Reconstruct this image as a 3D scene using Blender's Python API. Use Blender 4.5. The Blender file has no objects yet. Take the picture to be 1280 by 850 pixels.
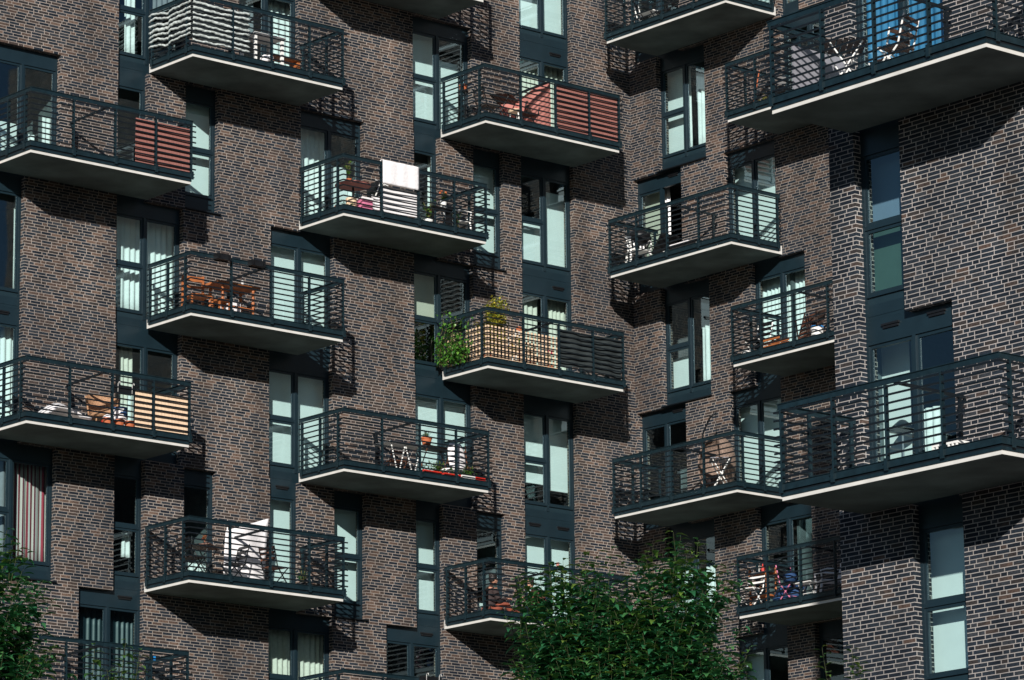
import bpy, bmesh, math, random
from mathutils import Vector, Matrix
R = math.radians
sc = bpy.context.scene
col = sc.collection
GZ = -21.4                      # ground level
# ------------------------------------------------------------------ materials
def newmat(name):
    m = bpy.data.materials.new(name); m.use_nodes = True
    return m, m.node_tree.nodes, m.node_tree.links, m.node_tree.nodes['Principled BSDF']
def mat(name, c, rough=.6, metal=0., var=.25, scale=6., bump=0., c2=None, spec=.5, stretch=None):
    m, N, L, P = newmat(name)
    tc = N.new('ShaderNodeTexCoord'); no = N.new('ShaderNodeTexNoise'); no.inputs['Scale'].default_value = scale
    no.inputs['Detail'].default_value = 5
    if stretch:
        mp = N.new('ShaderNodeMapping'); mp.inputs['Scale'].default_value = stretch
        L.new(tc.outputs['Object'], mp.inputs[0]); L.new(mp.outputs[0], no.inputs[0])
    else: L.new(tc.outputs['Object'], no.inputs[0])
    r = N.new('ShaderNodeValToRGB'); r.color_ramp.elements[0].position = .3; r.color_ramp.elements[1].position = .7
    a = [x * (1 - var) for x in c]; b = [min(1, x * (1 + var)) for x in (c2 or c)]
    r.color_ramp.elements[0].color = (*a, 1); r.color_ramp.elements[1].color = (*b, 1)
    L.new(no.outputs[0], r.inputs[0]); L.new(r.outputs[0], P.inputs['Base Color'])
    P.inputs['Roughness'].default_value = rough; P.inputs['Metallic'].default_value = metal
    P.inputs['Specular IOR Level'].default_value = spec
    if bump:
        bp = N.new('ShaderNodeBump'); bp.inputs['Strength'].default_value = bump; bp.inputs['Distance'].default_value = .02
        L.new(no.outputs[0], bp.inputs['Height']); L.new(bp.outputs[0], P.inputs['Normal'])
    return m
def mathn(N, L, op, a, b=None, c=None):
    n = N.new('ShaderNodeMath'); n.operation = op
    for i, x in enumerate((a, b, c)):
        if x is None: continue
        if isinstance(x, (int, float)): n.inputs[i].default_value = x
        else: L.new(x, n.inputs[i])
    return n.outputs[0]
def brick_mat(name, warm, seed, ramp, m0=(.23, .198, .178), m1=(.37, .32, .285)):
    """wild bond clinker: 250 x 62.5 mm courses, headers mixed in, colours per brick; UV is in metres"""
    m, N, L, P = newmat(name)
    uv = N.new('ShaderNodeUVMap'); sep = N.new('ShaderNodeSeparateXYZ'); L.new(uv.outputs[0], sep.inputs[0])
    wob = N.new('ShaderNodeTexNoise'); wob.inputs['Scale'].default_value = 9; wob.inputs['Detail'].default_value = 1
    L.new(uv.outputs[0], wob.inputs[0])
    wv = mathn(N, L, 'MULTIPLY', mathn(N, L, 'SUBTRACT', wob.outputs[0], .5), .004)
    v = mathn(N, L, 'DIVIDE', mathn(N, L, 'ADD', sep.outputs[1], wv), .0625)
    row = mathn(N, L, 'FLOOR', v); fv = mathn(N, L, 'SUBTRACT', v, row)
    wn = N.new('ShaderNodeTexWhiteNoise'); wn.noise_dimensions = '1D'
    L.new(mathn(N, L, 'ADD', row, seed + .37), wn.inputs['W'])
    sh = mathn(N, L, 'ADD', mathn(N, L, 'MULTIPLY', mathn(N, L, 'FLOOR', mathn(N, L, 'MULTIPLY', wn.outputs[0], 2.)), .15), mathn(N, L, 'FLOOR', mathn(N, L, 'MULTIPLY', mathn(N, L, 'FRACT', mathn(N, L, 'MULTIPLY', wn.outputs[0], 37.)), 4.)))
    # steady quarter shift plus random jumps keeps the diagonal drift of the bond
    t = mathn(N, L, 'ADD', mathn(N, L, 'DIVIDE', mathn(N, L, 'ADD', sep.outputs[0], 500.), .25), mathn(N, L, 'ADD', sh, mathn(N, L, 'MULTIPLY', row, .35)))
    k = mathn(N, L, 'FLOOR', mathn(N, L, 'DIVIDE', t, 3.5)); rr = mathn(N, L, 'SUBTRACT', t, mathn(N, L, 'MULTIPLY', k, 3.5))
    i = mathn(N, L, 'MINIMUM', mathn(N, L, 'FLOOR', rr), 3.); loc = mathn(N, L, 'SUBTRACT', rr, i)
    ish = mathn(N, L, 'GREATER_THAN', i, 2.5); wid = mathn(N, L, 'SUBTRACT', 1., mathn(N, L, 'MULTIPLY', ish, .5))
    j = .042
    e1 = mathn(N, L, 'MINIMUM', loc, mathn(N, L, 'SUBTRACT', wid, loc))
    mu = mathn(N, L, 'LESS_THAN', e1, j / 2 + .008)
    e2 = mathn(N, L, 'MINIMUM', fv, mathn(N, L, 'SUBTRACT', 1., fv)); mv = mathn(N, L, 'LESS_THAN', e2, .09)
    mort = mathn(N, L, 'MAXIMUM', mu, mv)
    cid = N.new('ShaderNodeCombineXYZ'); L.new(mathn(N, L, 'ADD', mathn(N, L, 'MULTIPLY', k, 4.), i), cid.inputs[0]); L.new(row, cid.inputs[1]); cid.inputs[2].default_value = seed
    w2 = N.new('ShaderNodeTexWhiteNoise'); w2.noise_dimensions = '3D'; L.new(cid.outputs[0], w2.inputs['Vector'])
    big = N.new('ShaderNodeTexNoise'); big.inputs['Scale'].default_value = .55; big.inputs['Detail'].default_value = 3; L.new(uv.outputs[0], big.inputs[0])
    sel = mathn(N, L, 'ADD', w2.outputs[0], mathn(N, L, 'MULTIPLY', mathn(N, L, 'SUBTRACT', big.outputs[0], .5), warm))
    cr = N.new('ShaderNodeValToRGB'); cr.color_ramp.interpolation = 'CONSTANT'
    while len(cr.color_ramp.elements) < len(ramp): cr.color_ramp.elements.new(.5)
    for e, (p_, c_) in zip(cr.color_ramp.elements, ramp): e.position = p_; e.color = (*c_, 1)
    L.new(sel, cr.inputs[0])
    # smear of tone inside each brick
    fn = N.new('ShaderNodeTexNoise'); fn.inputs['Scale'].default_value = 26; fn.inputs['Detail'].default_value = 3; L.new(uv.outputs[0], fn.inputs[0])
    mr = N.new('ShaderNodeMapRange'); mr.inputs[1].default_value = .3; mr.inputs[2].default_value = .7; mr.inputs[3].default_value = .6; mr.inputs[4].default_value = 1.45; L.new(fn.outputs[0], mr.inputs[0])
    hs = N.new('ShaderNodeHueSaturation'); L.new(cr.outputs[0], hs.inputs['Color']); L.new(mr.outputs[0], hs.inputs['Value'])
    mx = N.new('ShaderNodeMix'); mx.data_type = 'RGBA'; L.new(mort, mx.inputs[0]); L.new(hs.outputs[0], mx.inputs[6])
    mc = N.new('ShaderNodeValToRGB'); mc.color_ramp.elements[0].color = (*m0, 1); mc.color_ramp.elements[1].color = (*m1, 1)
    mc.color_ramp.elements[0].position = .3; mc.color_ramp.elements[1].position = .7
    L.new(big.outputs[0], mc.inputs[0]); L.new(mc.outputs[0], mx.inputs[7])
    sm = N.new('ShaderNodeMapping'); sm.inputs['Scale'].default_value = (1.6, .16, 1); L.new(uv.outputs[0], sm.inputs[0])
    sn = N.new('ShaderNodeTexNoise'); sn.inputs['Scale'].default_value = 1.; sn.inputs['Detail'].default_value = 4; L.new(sm.outputs[0], sn.inputs[0])
    sr = N.new('ShaderNodeMapRange'); sr.inputs[1].default_value = .3; sr.inputs[2].default_value = .7; sr.inputs[3].default_value = .72; sr.inputs[4].default_value = 1.22; L.new(sn.outputs[0], sr.inputs[0])
    h2 = N.new('ShaderNodeHueSaturation'); L.new(mx.outputs[2], h2.inputs['Color']); L.new(sr.outputs[0], h2.inputs['Value'])
    L.new(h2.outputs[0], P.inputs['Base Color'])
    P.inputs['Roughness'].default_value = .75; P.inputs['Specular IOR Level'].default_value = .25
    bp = N.new('ShaderNodeBump'); bp.inputs['Strength'].default_value = .6; bp.inputs['Distance'].default_value = .006
    L.new(mathn(N, L, 'SUBTRACT', mathn(N, L, 'MULTIPLY', fn.outputs[0], .5), mort), bp.inputs['Height']); L.new(bp.outputs[0], P.inputs['Normal'])
    return m
DK1, DK2, DK3 = (.008, .013, .021), (.015, .022, .032), (.029, .034, .042)
BR1, BR2, BR3, BR4 = (.031, .027, .027), (.052, .039, .035), (.08, .054, .044), (.12, .08, .062)
M = {}
M['brick'] = brick_mat('clinker_brick', .9, 3., [(0, DK1), (.2, DK2), (.42, DK3), (.54, BR1), (.66, BR2), (.87, BR3), (.98, BR4)])
M['brickC'] = brick_mat('dark_clinker_brick', .7, 11., [(0, DK1), (.36, DK2), (.68, DK3), (.84, BR1), (.95, BR2), (.997, BR3)], (.3, .275, .26), (.46, .42, .4))
M['frame'] = mat('slate_blue_aluminium', (.011, .027, .038), .38, .25, .12, 2.5)
M['panel'] = mat('slate_blue_panel', (.011, .029, .04), .45, .1, .15, 1.2)
M['steel'] = mat('slate_blue_steel', (.009, .025, .034), .42, .3, .25, 9)
M['bar'] = mat('dark_steel_bar', (.004, .008, .012), .5, .2, .2, 9)
M['concrete'] = mat('pale_concrete', (.62, .61, .58), .8, 0, .1, 3, .1)
M['conc_under'] = mat('grey_concrete_shade_tone', (.12, .148, .142), .85, 0, .4, 1.2, .1)  # concrete darkened so the underside shade sits in the colour
M['black'] = mat('black_metal', (.008, .009, .011), .45, .2)
M['white'] = mat('white_paint', (.8, .8, .78), .5, 0, .05)
M['cloth'] = mat('white_cloth', (.82, .8, .82), .85, 0, .06, 14, .5)
M['cream'] = mat('cream_cloth', (.74, .67, .6), .85, 0, .1, 14, .3)
M['greycloth'] = mat('grey_cloth', (.22, .22, .25), .85, 0, .1, 14)
M['bluecloth'] = mat('blue_cloth', (.03, .17, .36), .7, 0, .25, 4, stretch=(8, 8, .6))
M['blind'] = mat('pale_blind', (.82, .82, .84), .8, 0, .04, 3)
M['bgreen'] = mat('green_roller_blind', (.05, .1, .085), .8, 0, .2, 1.5)
M['bcream'] = mat('cream_roller_blind', (.62, .55, .47), .8, 0, .06, 2)
M['skyrefl'] = mat('painted_sky_reflection', (.17, .23, .34), .8, 0, .12, 1.2)  # blue tone stands in for sky reflected in the glass
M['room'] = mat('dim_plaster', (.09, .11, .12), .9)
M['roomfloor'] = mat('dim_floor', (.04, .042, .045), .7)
M['wood'] = mat('orange_wood', (.36, .115, .035), .5, 0, .3, 5, .2, stretch=(1, 1, 6))
M['brownwood'] = mat('brown_wood', (.12, .045, .025), .55, 0, .3, 8, .2)
M['darkwood'] = mat('dark_wood', (.045, .026, .02), .5, 0, .3, 8)
M['redreed'] = mat('red_reed', (.3, .12, .1), .8, 0, .3, 30, .4, stretch=(6, 6, .15))
M['pinkcloth'] = mat('dusty_pink_cloth', (.5, .2, .17), .85, 0, .1, 5)
M['bamboo'] = mat('pale_bamboo', (.8, .58, .4), .6, 0, .22, 24, .3, stretch=(6, 6, .15))
M['terra'] = mat('terracotta', (.45, .12, .045), .75, 0, .15, 10)
M['red'] = mat('red_plastic', (.55, .03, .02), .4)
M['pink'] = mat('pink_plastic', (.6, .18, .3), .45)
M['blackcloth'] = mat('black_mesh_fabric', (.02, .028, .03), .8, 0, .4, 5, .4)
M['wicker'] = mat('wicker', (.36, .2, .11), .75, 0, .4, 40, .8)
M['greywicker'] = mat('weathered_wicker', (.2, .14, .11), .85, 0, .45, 34, .9)
M['yellow'] = mat('yellow_petal', (.75, .5, .03), .6)
M['magenta'] = mat('magenta_petal', (.6, .03, .12), .6)
M['blue'] = mat('bright_blue_plastic', (.02, .25, .65), .4)
M['navy'] = mat('navy_cloth', (.012, .05, .14), .8)
M['maroon'] = mat('maroon_cloth', (.16, .035, .035), .85, 0, .15, 20, .3)
M['darkbrown'] = mat('dark_brown_cloth', (.035, .022, .022), .85, 0, .2, 20, .3)
M['rust'] = mat('rust_cloth', (.22, .055, .03), .85, 0, .2, 20, .3)
M['skin'] = mat('skin', (.5, .25, .17), .55, 0, .05)
M['hair'] = mat('black_hair', (.012, .009, .009), .5, 0, .3, 40, .5)
M['bark'] = mat('bark', (.09, .065, .045), .9, 0, .4, 12, .6)
M['stem'] = mat('green_brown_stem', (.16, .13, .05), .7, 0, .2, 12)
M['twig'] = mat('olive_twig', (.05, .06, .02), .7, 0, .2, 12)
M['soil'] = mat('soil', (.03, .02, .014), .95)
M['ground'] = mat('asphalt', (.04, .04, .042), .9, 0, .2, .6, .2)
M['grass'] = mat('lawn', (.05, .08, .025), .95, 0, .3, 1.5, .3)
M['tabletop'] = mat('grey_white_top', (.5, .5, .5), .5, 0, .25, 8)
def striped_mat():
    m, N, L, P = newmat('wine_striped_curtain')
    tc = N.new('ShaderNodeTexCoord'); sp = N.new('ShaderNodeSeparateXYZ'); L.new(tc.outputs['Object'], sp.inputs[0])
    f = mathn(N, L, 'FRACT', mathn(N, L, 'MULTIPLY', sp.outputs[0], 3.4))
    cr = N.new('ShaderNodeValToRGB'); cr.color_ramp.interpolation = 'CONSTANT'
    cs = [(0, (.3, .02, .04)), (.16, (.6, .5, .48)), (.3, (.12, .01, .03)), (.38, (.35, .3, .3)), (.55, (.7, .62, .55)), (.68, (.25, .03, .05)), (.8, (.5, .45, .45)), (.9, (.4, .05, .08))]
    while len(cr.color_ramp.elements) < len(cs): cr.color_ramp.elements.new(.5)
    for e, (p_, c_) in zip(cr.color_ramp.elements, cs): e.position = p_; e.color = (*c_, 1)
    L.new(f, cr.inputs[0]); L.new(cr.outputs[0], P.inputs['Base Color']); P.inputs['Roughness'].default_value = .9
    return m
M['stripe'] = striped_mat()
def glass_mat(name, tint, refl):
    m, N, L, P = newmat(name); N.remove(P); out = N['Material Output']
    tr = N.new('ShaderNodeBsdfTransparent'); tr.inputs[0].default_value = (*tint, 1)
    gl = N.new('ShaderNodeBsdfGlossy'); gl.inputs['Roughness'].default_value = .02; gl.inputs[0].default_value = (.75, .95, 1, 1)
    ge = N.new('ShaderNodeNewGeometry'); vm = N.new('ShaderNodeVectorMath'); vm.operation = 'DOT_PRODUCT'; L.new(ge.outputs['Incoming'], vm.inputs[0]); L.new(ge.outputs['Normal'], vm.inputs[1])
    fz = mathn(N, L, 'ADD', .05, mathn(N, L, 'MULTIPLY', .95, mathn(N, L, 'POWER', mathn(N, L, 'SUBTRACT', 1., mathn(N, L, 'ABSOLUTE', vm.outputs['Value'])), 5.)))
    no = N.new('ShaderNodeTexNoise'); tc = N.new('ShaderNodeTexCoord'); L.new(tc.outputs['Object'], no.inputs[0]); no.inputs['Scale'].default_value = .6
    bp = N.new('ShaderNodeBump'); bp.inputs['Strength'].default_value = .05; bp.inputs['Distance'].default_value = .05; L.new(no.outputs[0], bp.inputs['Height'])
    L.new(bp.outputs[0], gl.inputs['Normal'])
    mx = N.new('ShaderNodeMixShader'); L.new(mathn(N, L, 'MULTIPLY', fz, refl), mx.inputs[0])
    L.new(tr.outputs[0], mx.inputs[1]); L.new(gl.outputs[0], mx.inputs[2]); L.new(mx.outputs[0], out.inputs[0])
    return m
M['glass'] = glass_mat('window_glass', (.78, .94, .92), 2.6)
M['netglass'] = glass_mat('clear_window_glass', (.86, .92, .92), 1.2)
def leaf_mat(name, a, b, c):
    m, N, L, P = newmat(name)
    g = N.new('ShaderNodeNewGeometry'); cr = N.new('ShaderNodeValToRGB')
    cr.color_ramp.elements.new(.6)
    for e, p_, k in zip(cr.color_ramp.elements, (0., .6, 1.), (a, b, c)): e.position = p_; e.color = (*k, 1)
    L.new(g.outputs['Random Per Island'], cr.inputs[0]); L.new(cr.outputs[0], P.inputs['Base Color'])
    P.inputs['Roughness'].default_value = .36; P.inputs['Specular IOR Level'].default_value = .55
    tl = N.new('ShaderNodeBsdfTranslucent'); hs = N.new('ShaderNodeHueSaturation'); hs.inputs['Value'].default_value = 1.6; hs.inputs['Hue'].default_value = .48
    L.new(cr.outputs[0], hs.inputs['Color']); L.new(hs.outputs[0], tl.inputs[0])
    mx = N.new('ShaderNodeMixShader'); mx.inputs[0].default_value = .25
    L.new(P.outputs[0], mx.inputs[1]); L.new(tl.outputs[0], mx.inputs[2]); L.new(mx.outputs[0], N['Material Output'].inputs[0])
    return m
M['leaf'] = leaf_mat('deep_green_leaf', (.018, .095, .045), (.035, .165, .065), (.09, .24, .07))
M['youngleaf'] = leaf_mat('young_green_leaf', (.03, .1, .018), (.07, .17, .03), (.16, .24, .04))
M['herb'] = leaf_mat('fresh_green_herb', (.03, .12, .015), (.07, .22, .03), (.15, .32, .05))
M['yellowleaf'] = leaf_mat('yellow_green_leaf', (.08, .16, .03), (.4, .4, .05), (.7, .58, .08))
# ------------------------------------------------------------------ mesh builder
OFF = {}
class MB:
    def __init__(s): s.v = []; s.f = []; s.uv = None; s.sm = False
    def quad(s, *p):
        b = len(s.v); s.v += [Vector(q) for q in p]; s.f.append(tuple(range(b, b + len(p)))); return s
    def box(s, a, b):
        x0, y0, z0 = a; x1, y1, z1 = b
        if x0 > x1: x0, x1 = x1, x0
        if y0 > y1: y0, y1 = y1, y0
        if z0 > z1: z0, z1 = z1, z0
        k = len(s.v)
        s.v += [Vector(q) for q in ((x0, y0, z0), (x1, y0, z0), (x1, y1, z0), (x0, y1, z0), (x0, y0, z1), (x1, y0, z1), (x1, y1, z1), (x0, y1, z1))]
        s.f += [(k + a_, k + b_, k + c_, k + d_) for a_, b_, c_, d_ in ((0, 3, 2, 1), (4, 5, 6, 7), (0, 1, 5, 4), (1, 2, 6, 5), (2, 3, 7, 6), (3, 0, 4, 7))]
        return s
    def bar(s, p, q, w, h=None, n=4, r2=None):
        p = Vector(p); q = Vector(q); d = (q - p).normalized()
        a = d.cross(Vector((0, 0, 1)))
        if a.length < 1e-3: a = Vector((1, 0, 0))
        a.normalize(); b = a.cross(d).normalized(); h = h or w; k = len(s.v)
        for P_, sc_ in ((p, 1.), (q, 1. if r2 is None else r2 / w)):
            for i in range(n):
                t = 2 * math.pi * (i + .5) / n; m_ = 1 / math.cos(math.pi / n) if n == 4 else 1
                s.v.append(P_ + (a * math.cos(t) * w + b * math.sin(t) * h) * .5 * m_ * sc_)
        s.f += [(k + i, k + (i + 1) % n, k + n + (i + 1) % n, k + n + i) for i in range(n)]
        s.f += [tuple(k + n - 1 - i for i in range(n)), tuple(k + n + i for i in range(n))]
        return s
    def tube(s, pts, r, n=8):
        pts = [Vector(p) for p in pts]; rr = r if isinstance(r, (list, tuple)) else [r] * len(pts); k = len(s.v)
        a = None
        for i, p in enumerate(pts):
            d = (pts[min(i + 1, len(pts) - 1)] - pts[max(i - 1, 0)]).normalized()
            if a is None:
                a = d.cross(Vector((.3, .2, 1))); 
                if a.length < 1e-3: a = Vector((1, 0, 0))
            a = (a - d * a.dot(d)).normalized(); b = d.cross(a)
            for j in range(n):
                t = 2 * math.pi * j / n; s.v.append(p + (a * math.cos(t) + b * math.sin(t)) * rr[i])
        for i in range(len(pts) - 1):
            for j in range(n):
                s.f.append((k + i * n + j, k + i * n + (j + 1) % n, k + (i + 1) * n + (j + 1) % n, k + (i + 1) * n + j))
        s.f += [tuple(k + n - 1 - j for j in range(n)), tuple(k + (len(pts) - 1) * n + j for j in range(n))]
        s.sm = True; return s
    def lathe(s, prof, c=(0, 0, 0), n=14):
        k = len(s.v)
        for r, z in prof:
            for j in range(n):
                t = 2 * math.pi * j / n; s.v.append(Vector((c[0] + r * math.cos(t), c[1] + r * math.sin(t), c[2] + z)))
        for i in range(len(prof) - 1):
            for j in range(n):
                s.f.append((k + i * n + j, k + i * n + (j + 1) % n, k + (i + 1) * n + (j + 1) % n, k + (i + 1) * n + j))
        s.f += [tuple(k + n - 1 - j for j in range(n)), tuple(k + (len(prof) - 1) * n + j for j in range(n))]
        return s
    def grid(s, fn, nu, nv, thick=None):
        k = len(s.v)
        for i in range(nu + 1):
            for j in range(nv + 1): s.v.append(Vector(fn(i / nu, j / nv)))
        for i in range(nu):
            for j in range(nv):
                a = k + i * (nv + 1) + j; s.f.append((a, a + 1, a + nv + 2, a + nv + 1))
        return s
    def ball(s, c, r, n=10, m=7):
        c = Vector(c); r = r if isinstance(r, (tuple, list)) else (r, r, r)
        pr = [(math.sin(math.pi * i / m), -math.cos(math.pi * i / m)) for i in range(m + 1)]
        pr[0] = (.02, -1); pr[-1] = (.02, 1); k = len(s.v)
        s.lathe(pr, (0, 0, 0), n)
        for i in range(k, len(s.v)): s.v[i] = Vector((s.v[i].x * r[0], s.v[i].y * r[1], s.v[i].z * r[2])) + c
        return s
    def leaf(s, p, d, up, L, W, droop=.3):
        """one leaf: folded along the midrib, curling down"""
        d = d.normalized(); sd = d.cross(up)
        if sd.length < 1e-3: sd = Vector((1, 0, 0))
        sd.normalize(); u = sd.cross(d).normalized(); k = len(s.v)
        for i, (t, w) in enumerate(((0, .06), (.3, .85), (.62, 1.), (.88, .45))):
            c = p + d * (L * t) - u * (L * droop * t * t)
            s.v += [c - sd * (W * .5 * w) + u * (W * .16 * w), c, c + sd * (W * .5 * w) + u * (W * .16 * w)]
        s.v.append(p + d * L - u * (L * droop * 1.15))
        for i in range(3):
            a = k + 3 * i; s.f += [(a, a + 1, a + 4, a + 3), (a + 1, a + 2, a + 5, a + 4)]
        a = k + 9; s.f += [(a, a + 1, a + 3), (a + 1, a + 2, a + 3)]
        return s
    def build(s, name, m, parent=None, base=None, fix=True, smooth=None, solid=0):
        """verts are in the root thing's frame; origin goes to the base of the piece"""
        xs = [v.x for v in s.v]; ys = [v.y for v in s.v]; zs = [v.z for v in s.v]
        o = Vector(((min(xs) + max(xs)) / 2, (min(ys) + max(ys)) / 2, min(zs))) if base is None else Vector(base)
        me = bpy.data.meshes.new(name); me.from_pydata([v - o for v in s.v], [], s.f)
        if s.uv is not None:
            ul = me.uv_layers.new(name='UVMap'); i = 0
            for f in s.uv:
                for q in f: ul.data[i].uv = q; i += 1
        if fix:
            bm = bmesh.new(); bm.from_mesh(me); bmesh.ops.recalc_face_normals(bm, faces=bm.faces); bm.to_mesh(me); bm.free()
        if (s.sm if smooth is None else smooth): me.polygons.foreach_set('use_smooth', [True] * len(me.polygons))
        me.materials.append(m if not isinstance(m, str) else M[m])
        ob = bpy.data.objects.new(name, me); col.objects.link(ob)
        if solid:
            md = ob.modifiers.new('thickness', 'SOLIDIFY'); md.thickness = solid; md.offset = 0
        if parent is not None:
            ob.parent = parent; ob.location = o - OFF[parent.name]
        else: ob.location = o
        OFF[ob.name] = o
        return ob
def tag(o, label=None, cat=None, group=None, kind=None):
    if label: o['label'] = label
    if cat: o['category'] = cat
    if group: o['group'] = group
    if kind: o['kind'] = kind
    return o
def thing(name, label, cat, loc, rz=0, group=None):
    o = bpy.data.objects.new(name, None); col.objects.link(o); o.location = loc; o.rotation_euler = (0, 0, rz)
    o.empty_display_size = .2
    OFF[o.name] = Vector((0, 0, 0)); tag(o, label, cat, group); return o
def single(name, label, cat, mb, m, loc, rz=0, group=None, **k):
    ob = mb.build(name, m, None, base=(0, 0, 0), **k); ob.location = loc; ob.rotation_euler = (0, 0, rz)
    OFF[ob.name] = Vector((0, 0, 0)); tag(ob, label, cat, group); return ob
# ------------------------------------------------------------------ camera, sun, sky
cam = bpy.data.cameras.new('camera'); co = bpy.data.objects.new('camera', cam); col.objects.link(co); sc.camera = co
CP = Vector((-48.621, -68.259, -19.767)); pitch, yaw, roll = R(13.11371512), R(49.28896985), R(.63666327)
fwd = Vector((math.cos(yaw) * math.cos(pitch), math.sin(yaw) * math.cos(pitch), math.sin(pitch))); rgt = Vector((math.sin(yaw), -math.cos(yaw), 0)); dwn = fwd.cross(rgt)
r2 = rgt * math.cos(roll) + dwn * math.sin(roll); d2 = -rgt * math.sin(roll) + dwn * math.cos(roll)
mw = Matrix.Identity(4)
for i in range(3): mw[i][0] = r2[i]; mw[i][1] = -d2[i]; mw[i][2] = -fwd[i]; mw[i][3] = CP[i]
co.matrix_world = mw; cam.sensor_width = 36; cam.lens = 5107.165 / 1280 * 36; cam.clip_start = .5; cam.clip_end = 2000
FPX = 5107.165
def at(px, py, dist):
    """point seen at photo pixel px, py, at this distance: used only to choose where the trees stand"""
    v = (r2 * ((px - 640) / FPX) + d2 * ((py - 425) / FPX) + fwd).normalized(); return CP + v * dist
LD = Vector((1, 1.03, -.49)).normalized()
sun = bpy.data.lights.new('sun', 'SUN'); sun.energy = 4.6; sun.angle = R(.53); sun.color = (1, .95, .88)
so = bpy.data.objects.new('sun', sun); col.objects.link(so); so.rotation_euler = LD.to_track_quat('-Z', 'Y').to_euler(); so.location = (-30, -40, 30)
w = bpy.data.worlds.new('World'); sc.world = w; w.use_nodes = True
N, L = w.node_tree.nodes, w.node_tree.links; bg = N['Background']; sky = N.new('ShaderNodeTexSky'); sky.sky_type = 'NISHITA'
sky.sun_disc = False; sky.sun_elevation = math.asin(-LD.z); sky.sun_rotation = math.atan2(-LD.x, -LD.y); sky.air_density = 1.; sky.dust_density = .15; sky.ozone_density = 3.5
L.new(sky.outputs[0], bg.inputs[0]); bg.inputs[1].default_value = .05
sc.cycles.diffuse_bounces = 2
sc.view_settings.view_transform = 'Standard'; sc.view_settings.look = 'None'; sc.view_settings.exposure = 0.28; sc.view_settings.gamma = 1
# ------------------------------------------------------------------ setting
g = MB().quad((-600, -600, GZ), (600, -600, GZ), (600, 600, GZ), (-600, 600, GZ)).build('ground', 'ground'); tag(g, kind='structure')
g = MB().box((-14, -24, GZ - .02), (13.8, -.02, GZ + .12)).build('lawn', 'grass'); tag(g, kind='structure')
g = MB().box((-14, -27, GZ - .02), (13.8, -24.02, GZ + .1)).build('pavement', 'ground'); tag(g, kind='structure')
# ------------------------------------------------------------------ buildings
XB, XC, YC = 13.86, -7.83, -27.95
F = 2.8
bA = thing('apartment_building', 'dark clinker brick apartment block with staggered balconies around an inner corner', 'building', (0, 0, GZ))
bC = thing('apartment_building', 'nearer dark brick apartment block filling the right edge, blue curtains upstairs', 'building', (XC, -33, GZ))
SH = {bA.name: Vector((0, 0, GZ)), bC.name: Vector((XC, -33, GZ))}
def mp(face, u, w, z):
    if face == 'A': return Vector((u, w, z))
    if face == 'B': return Vector((XB + w, -u, z))
    return Vector((XC + w, -u, z))
ROOT = {'A': bA, 'B': bA, 'C': bC}
def wb(face, mb, name, m, parent=None, **k):
    r = ROOT[face]; s = SH[r.name]
    mb.v = [v - s for v in mb.v]
    return mb.build(name, m, parent or r, **k)
def lbox(mb, face, u0, u1, w0, w1, z0, z1):
    return mb.box(mp(face, u0, w0, z0), mp(face, u1, w1, z1))
# window openings: (u0, u1, z0, z1)
HOLES = {'A': [], 'B': [], 'C': []}
rng = random.Random(5)
RV = .14
def curtain(face, u0, u1, z0, z1, kind, parent, first, last):
    if kind in (None, 'none'): return
    d = .46
    parts = kind.split(':'); k = parts[0]
    a, b, c, e = 0., 1., 0., 1.         # fraction of width and of height (from the top)
    if len(parts) > 1: q_ = [float(x) for x in parts[1].split(',')]; a, b, c, e = q_[:4]; d = q_[4] if len(q_) > 4 else d
    U0, U1 = u0 + (u1 - u0) * a, u0 + (u1 - u0) * b; Z1, Z0 = z1 - (z1 - z0) * c + (.12 if c < .02 else 0), z1 - (z1 - z0) * e
    E_ = d - .2
    if face == 'A': U1 += .9 * E_; U0 += .9 * E_ * (0 if a == 0 and first else 1)
    else: U0 -= 1.2 * E_; U1 -= 1.2 * E_ * (0 if b == 1 and last else 1)
    mb = MB()
    if k in ('blind', 'bgreen', 'bcream', 'skyrefl'):
        lbox(mb, face, U0, U1, d, d + .006, Z0, Z1); lbox(mb, face, U0, U1, d - .012, d + .018, Z0, Z0 + .03)
        return wb(face, mb, 'blind', k, parent)
    mt = {'fold': 'cloth', 'cream': 'cream', 'blue': 'bluecloth', 'stripe': 'stripe', 'grey': 'greycloth', 'teal': 'panel', 'pale': 'blind'}[k]
    n = max(6, int((U1 - U0) * 42)); ph = rng.random() * 6; fr = 38 + rng.random() * 14
    def fn(s_, t):
        u = U0 + (U1 - U0) * s_; z = Z0 + (Z1 - Z0) * t
        return mp(face, u + .012 * math.sin(u * 17 + ph) * (1 - t), d + .03 + .03 * math.sin(u * fr + ph + .6 * math.sin(u * 9)) * (1.15 - .35 * t), z)
    mb.grid(fn, n, 5); mb.sm = True
    return wb(face, mb, 'curtain', mt, parent, fix=False, solid=.004)
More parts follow.
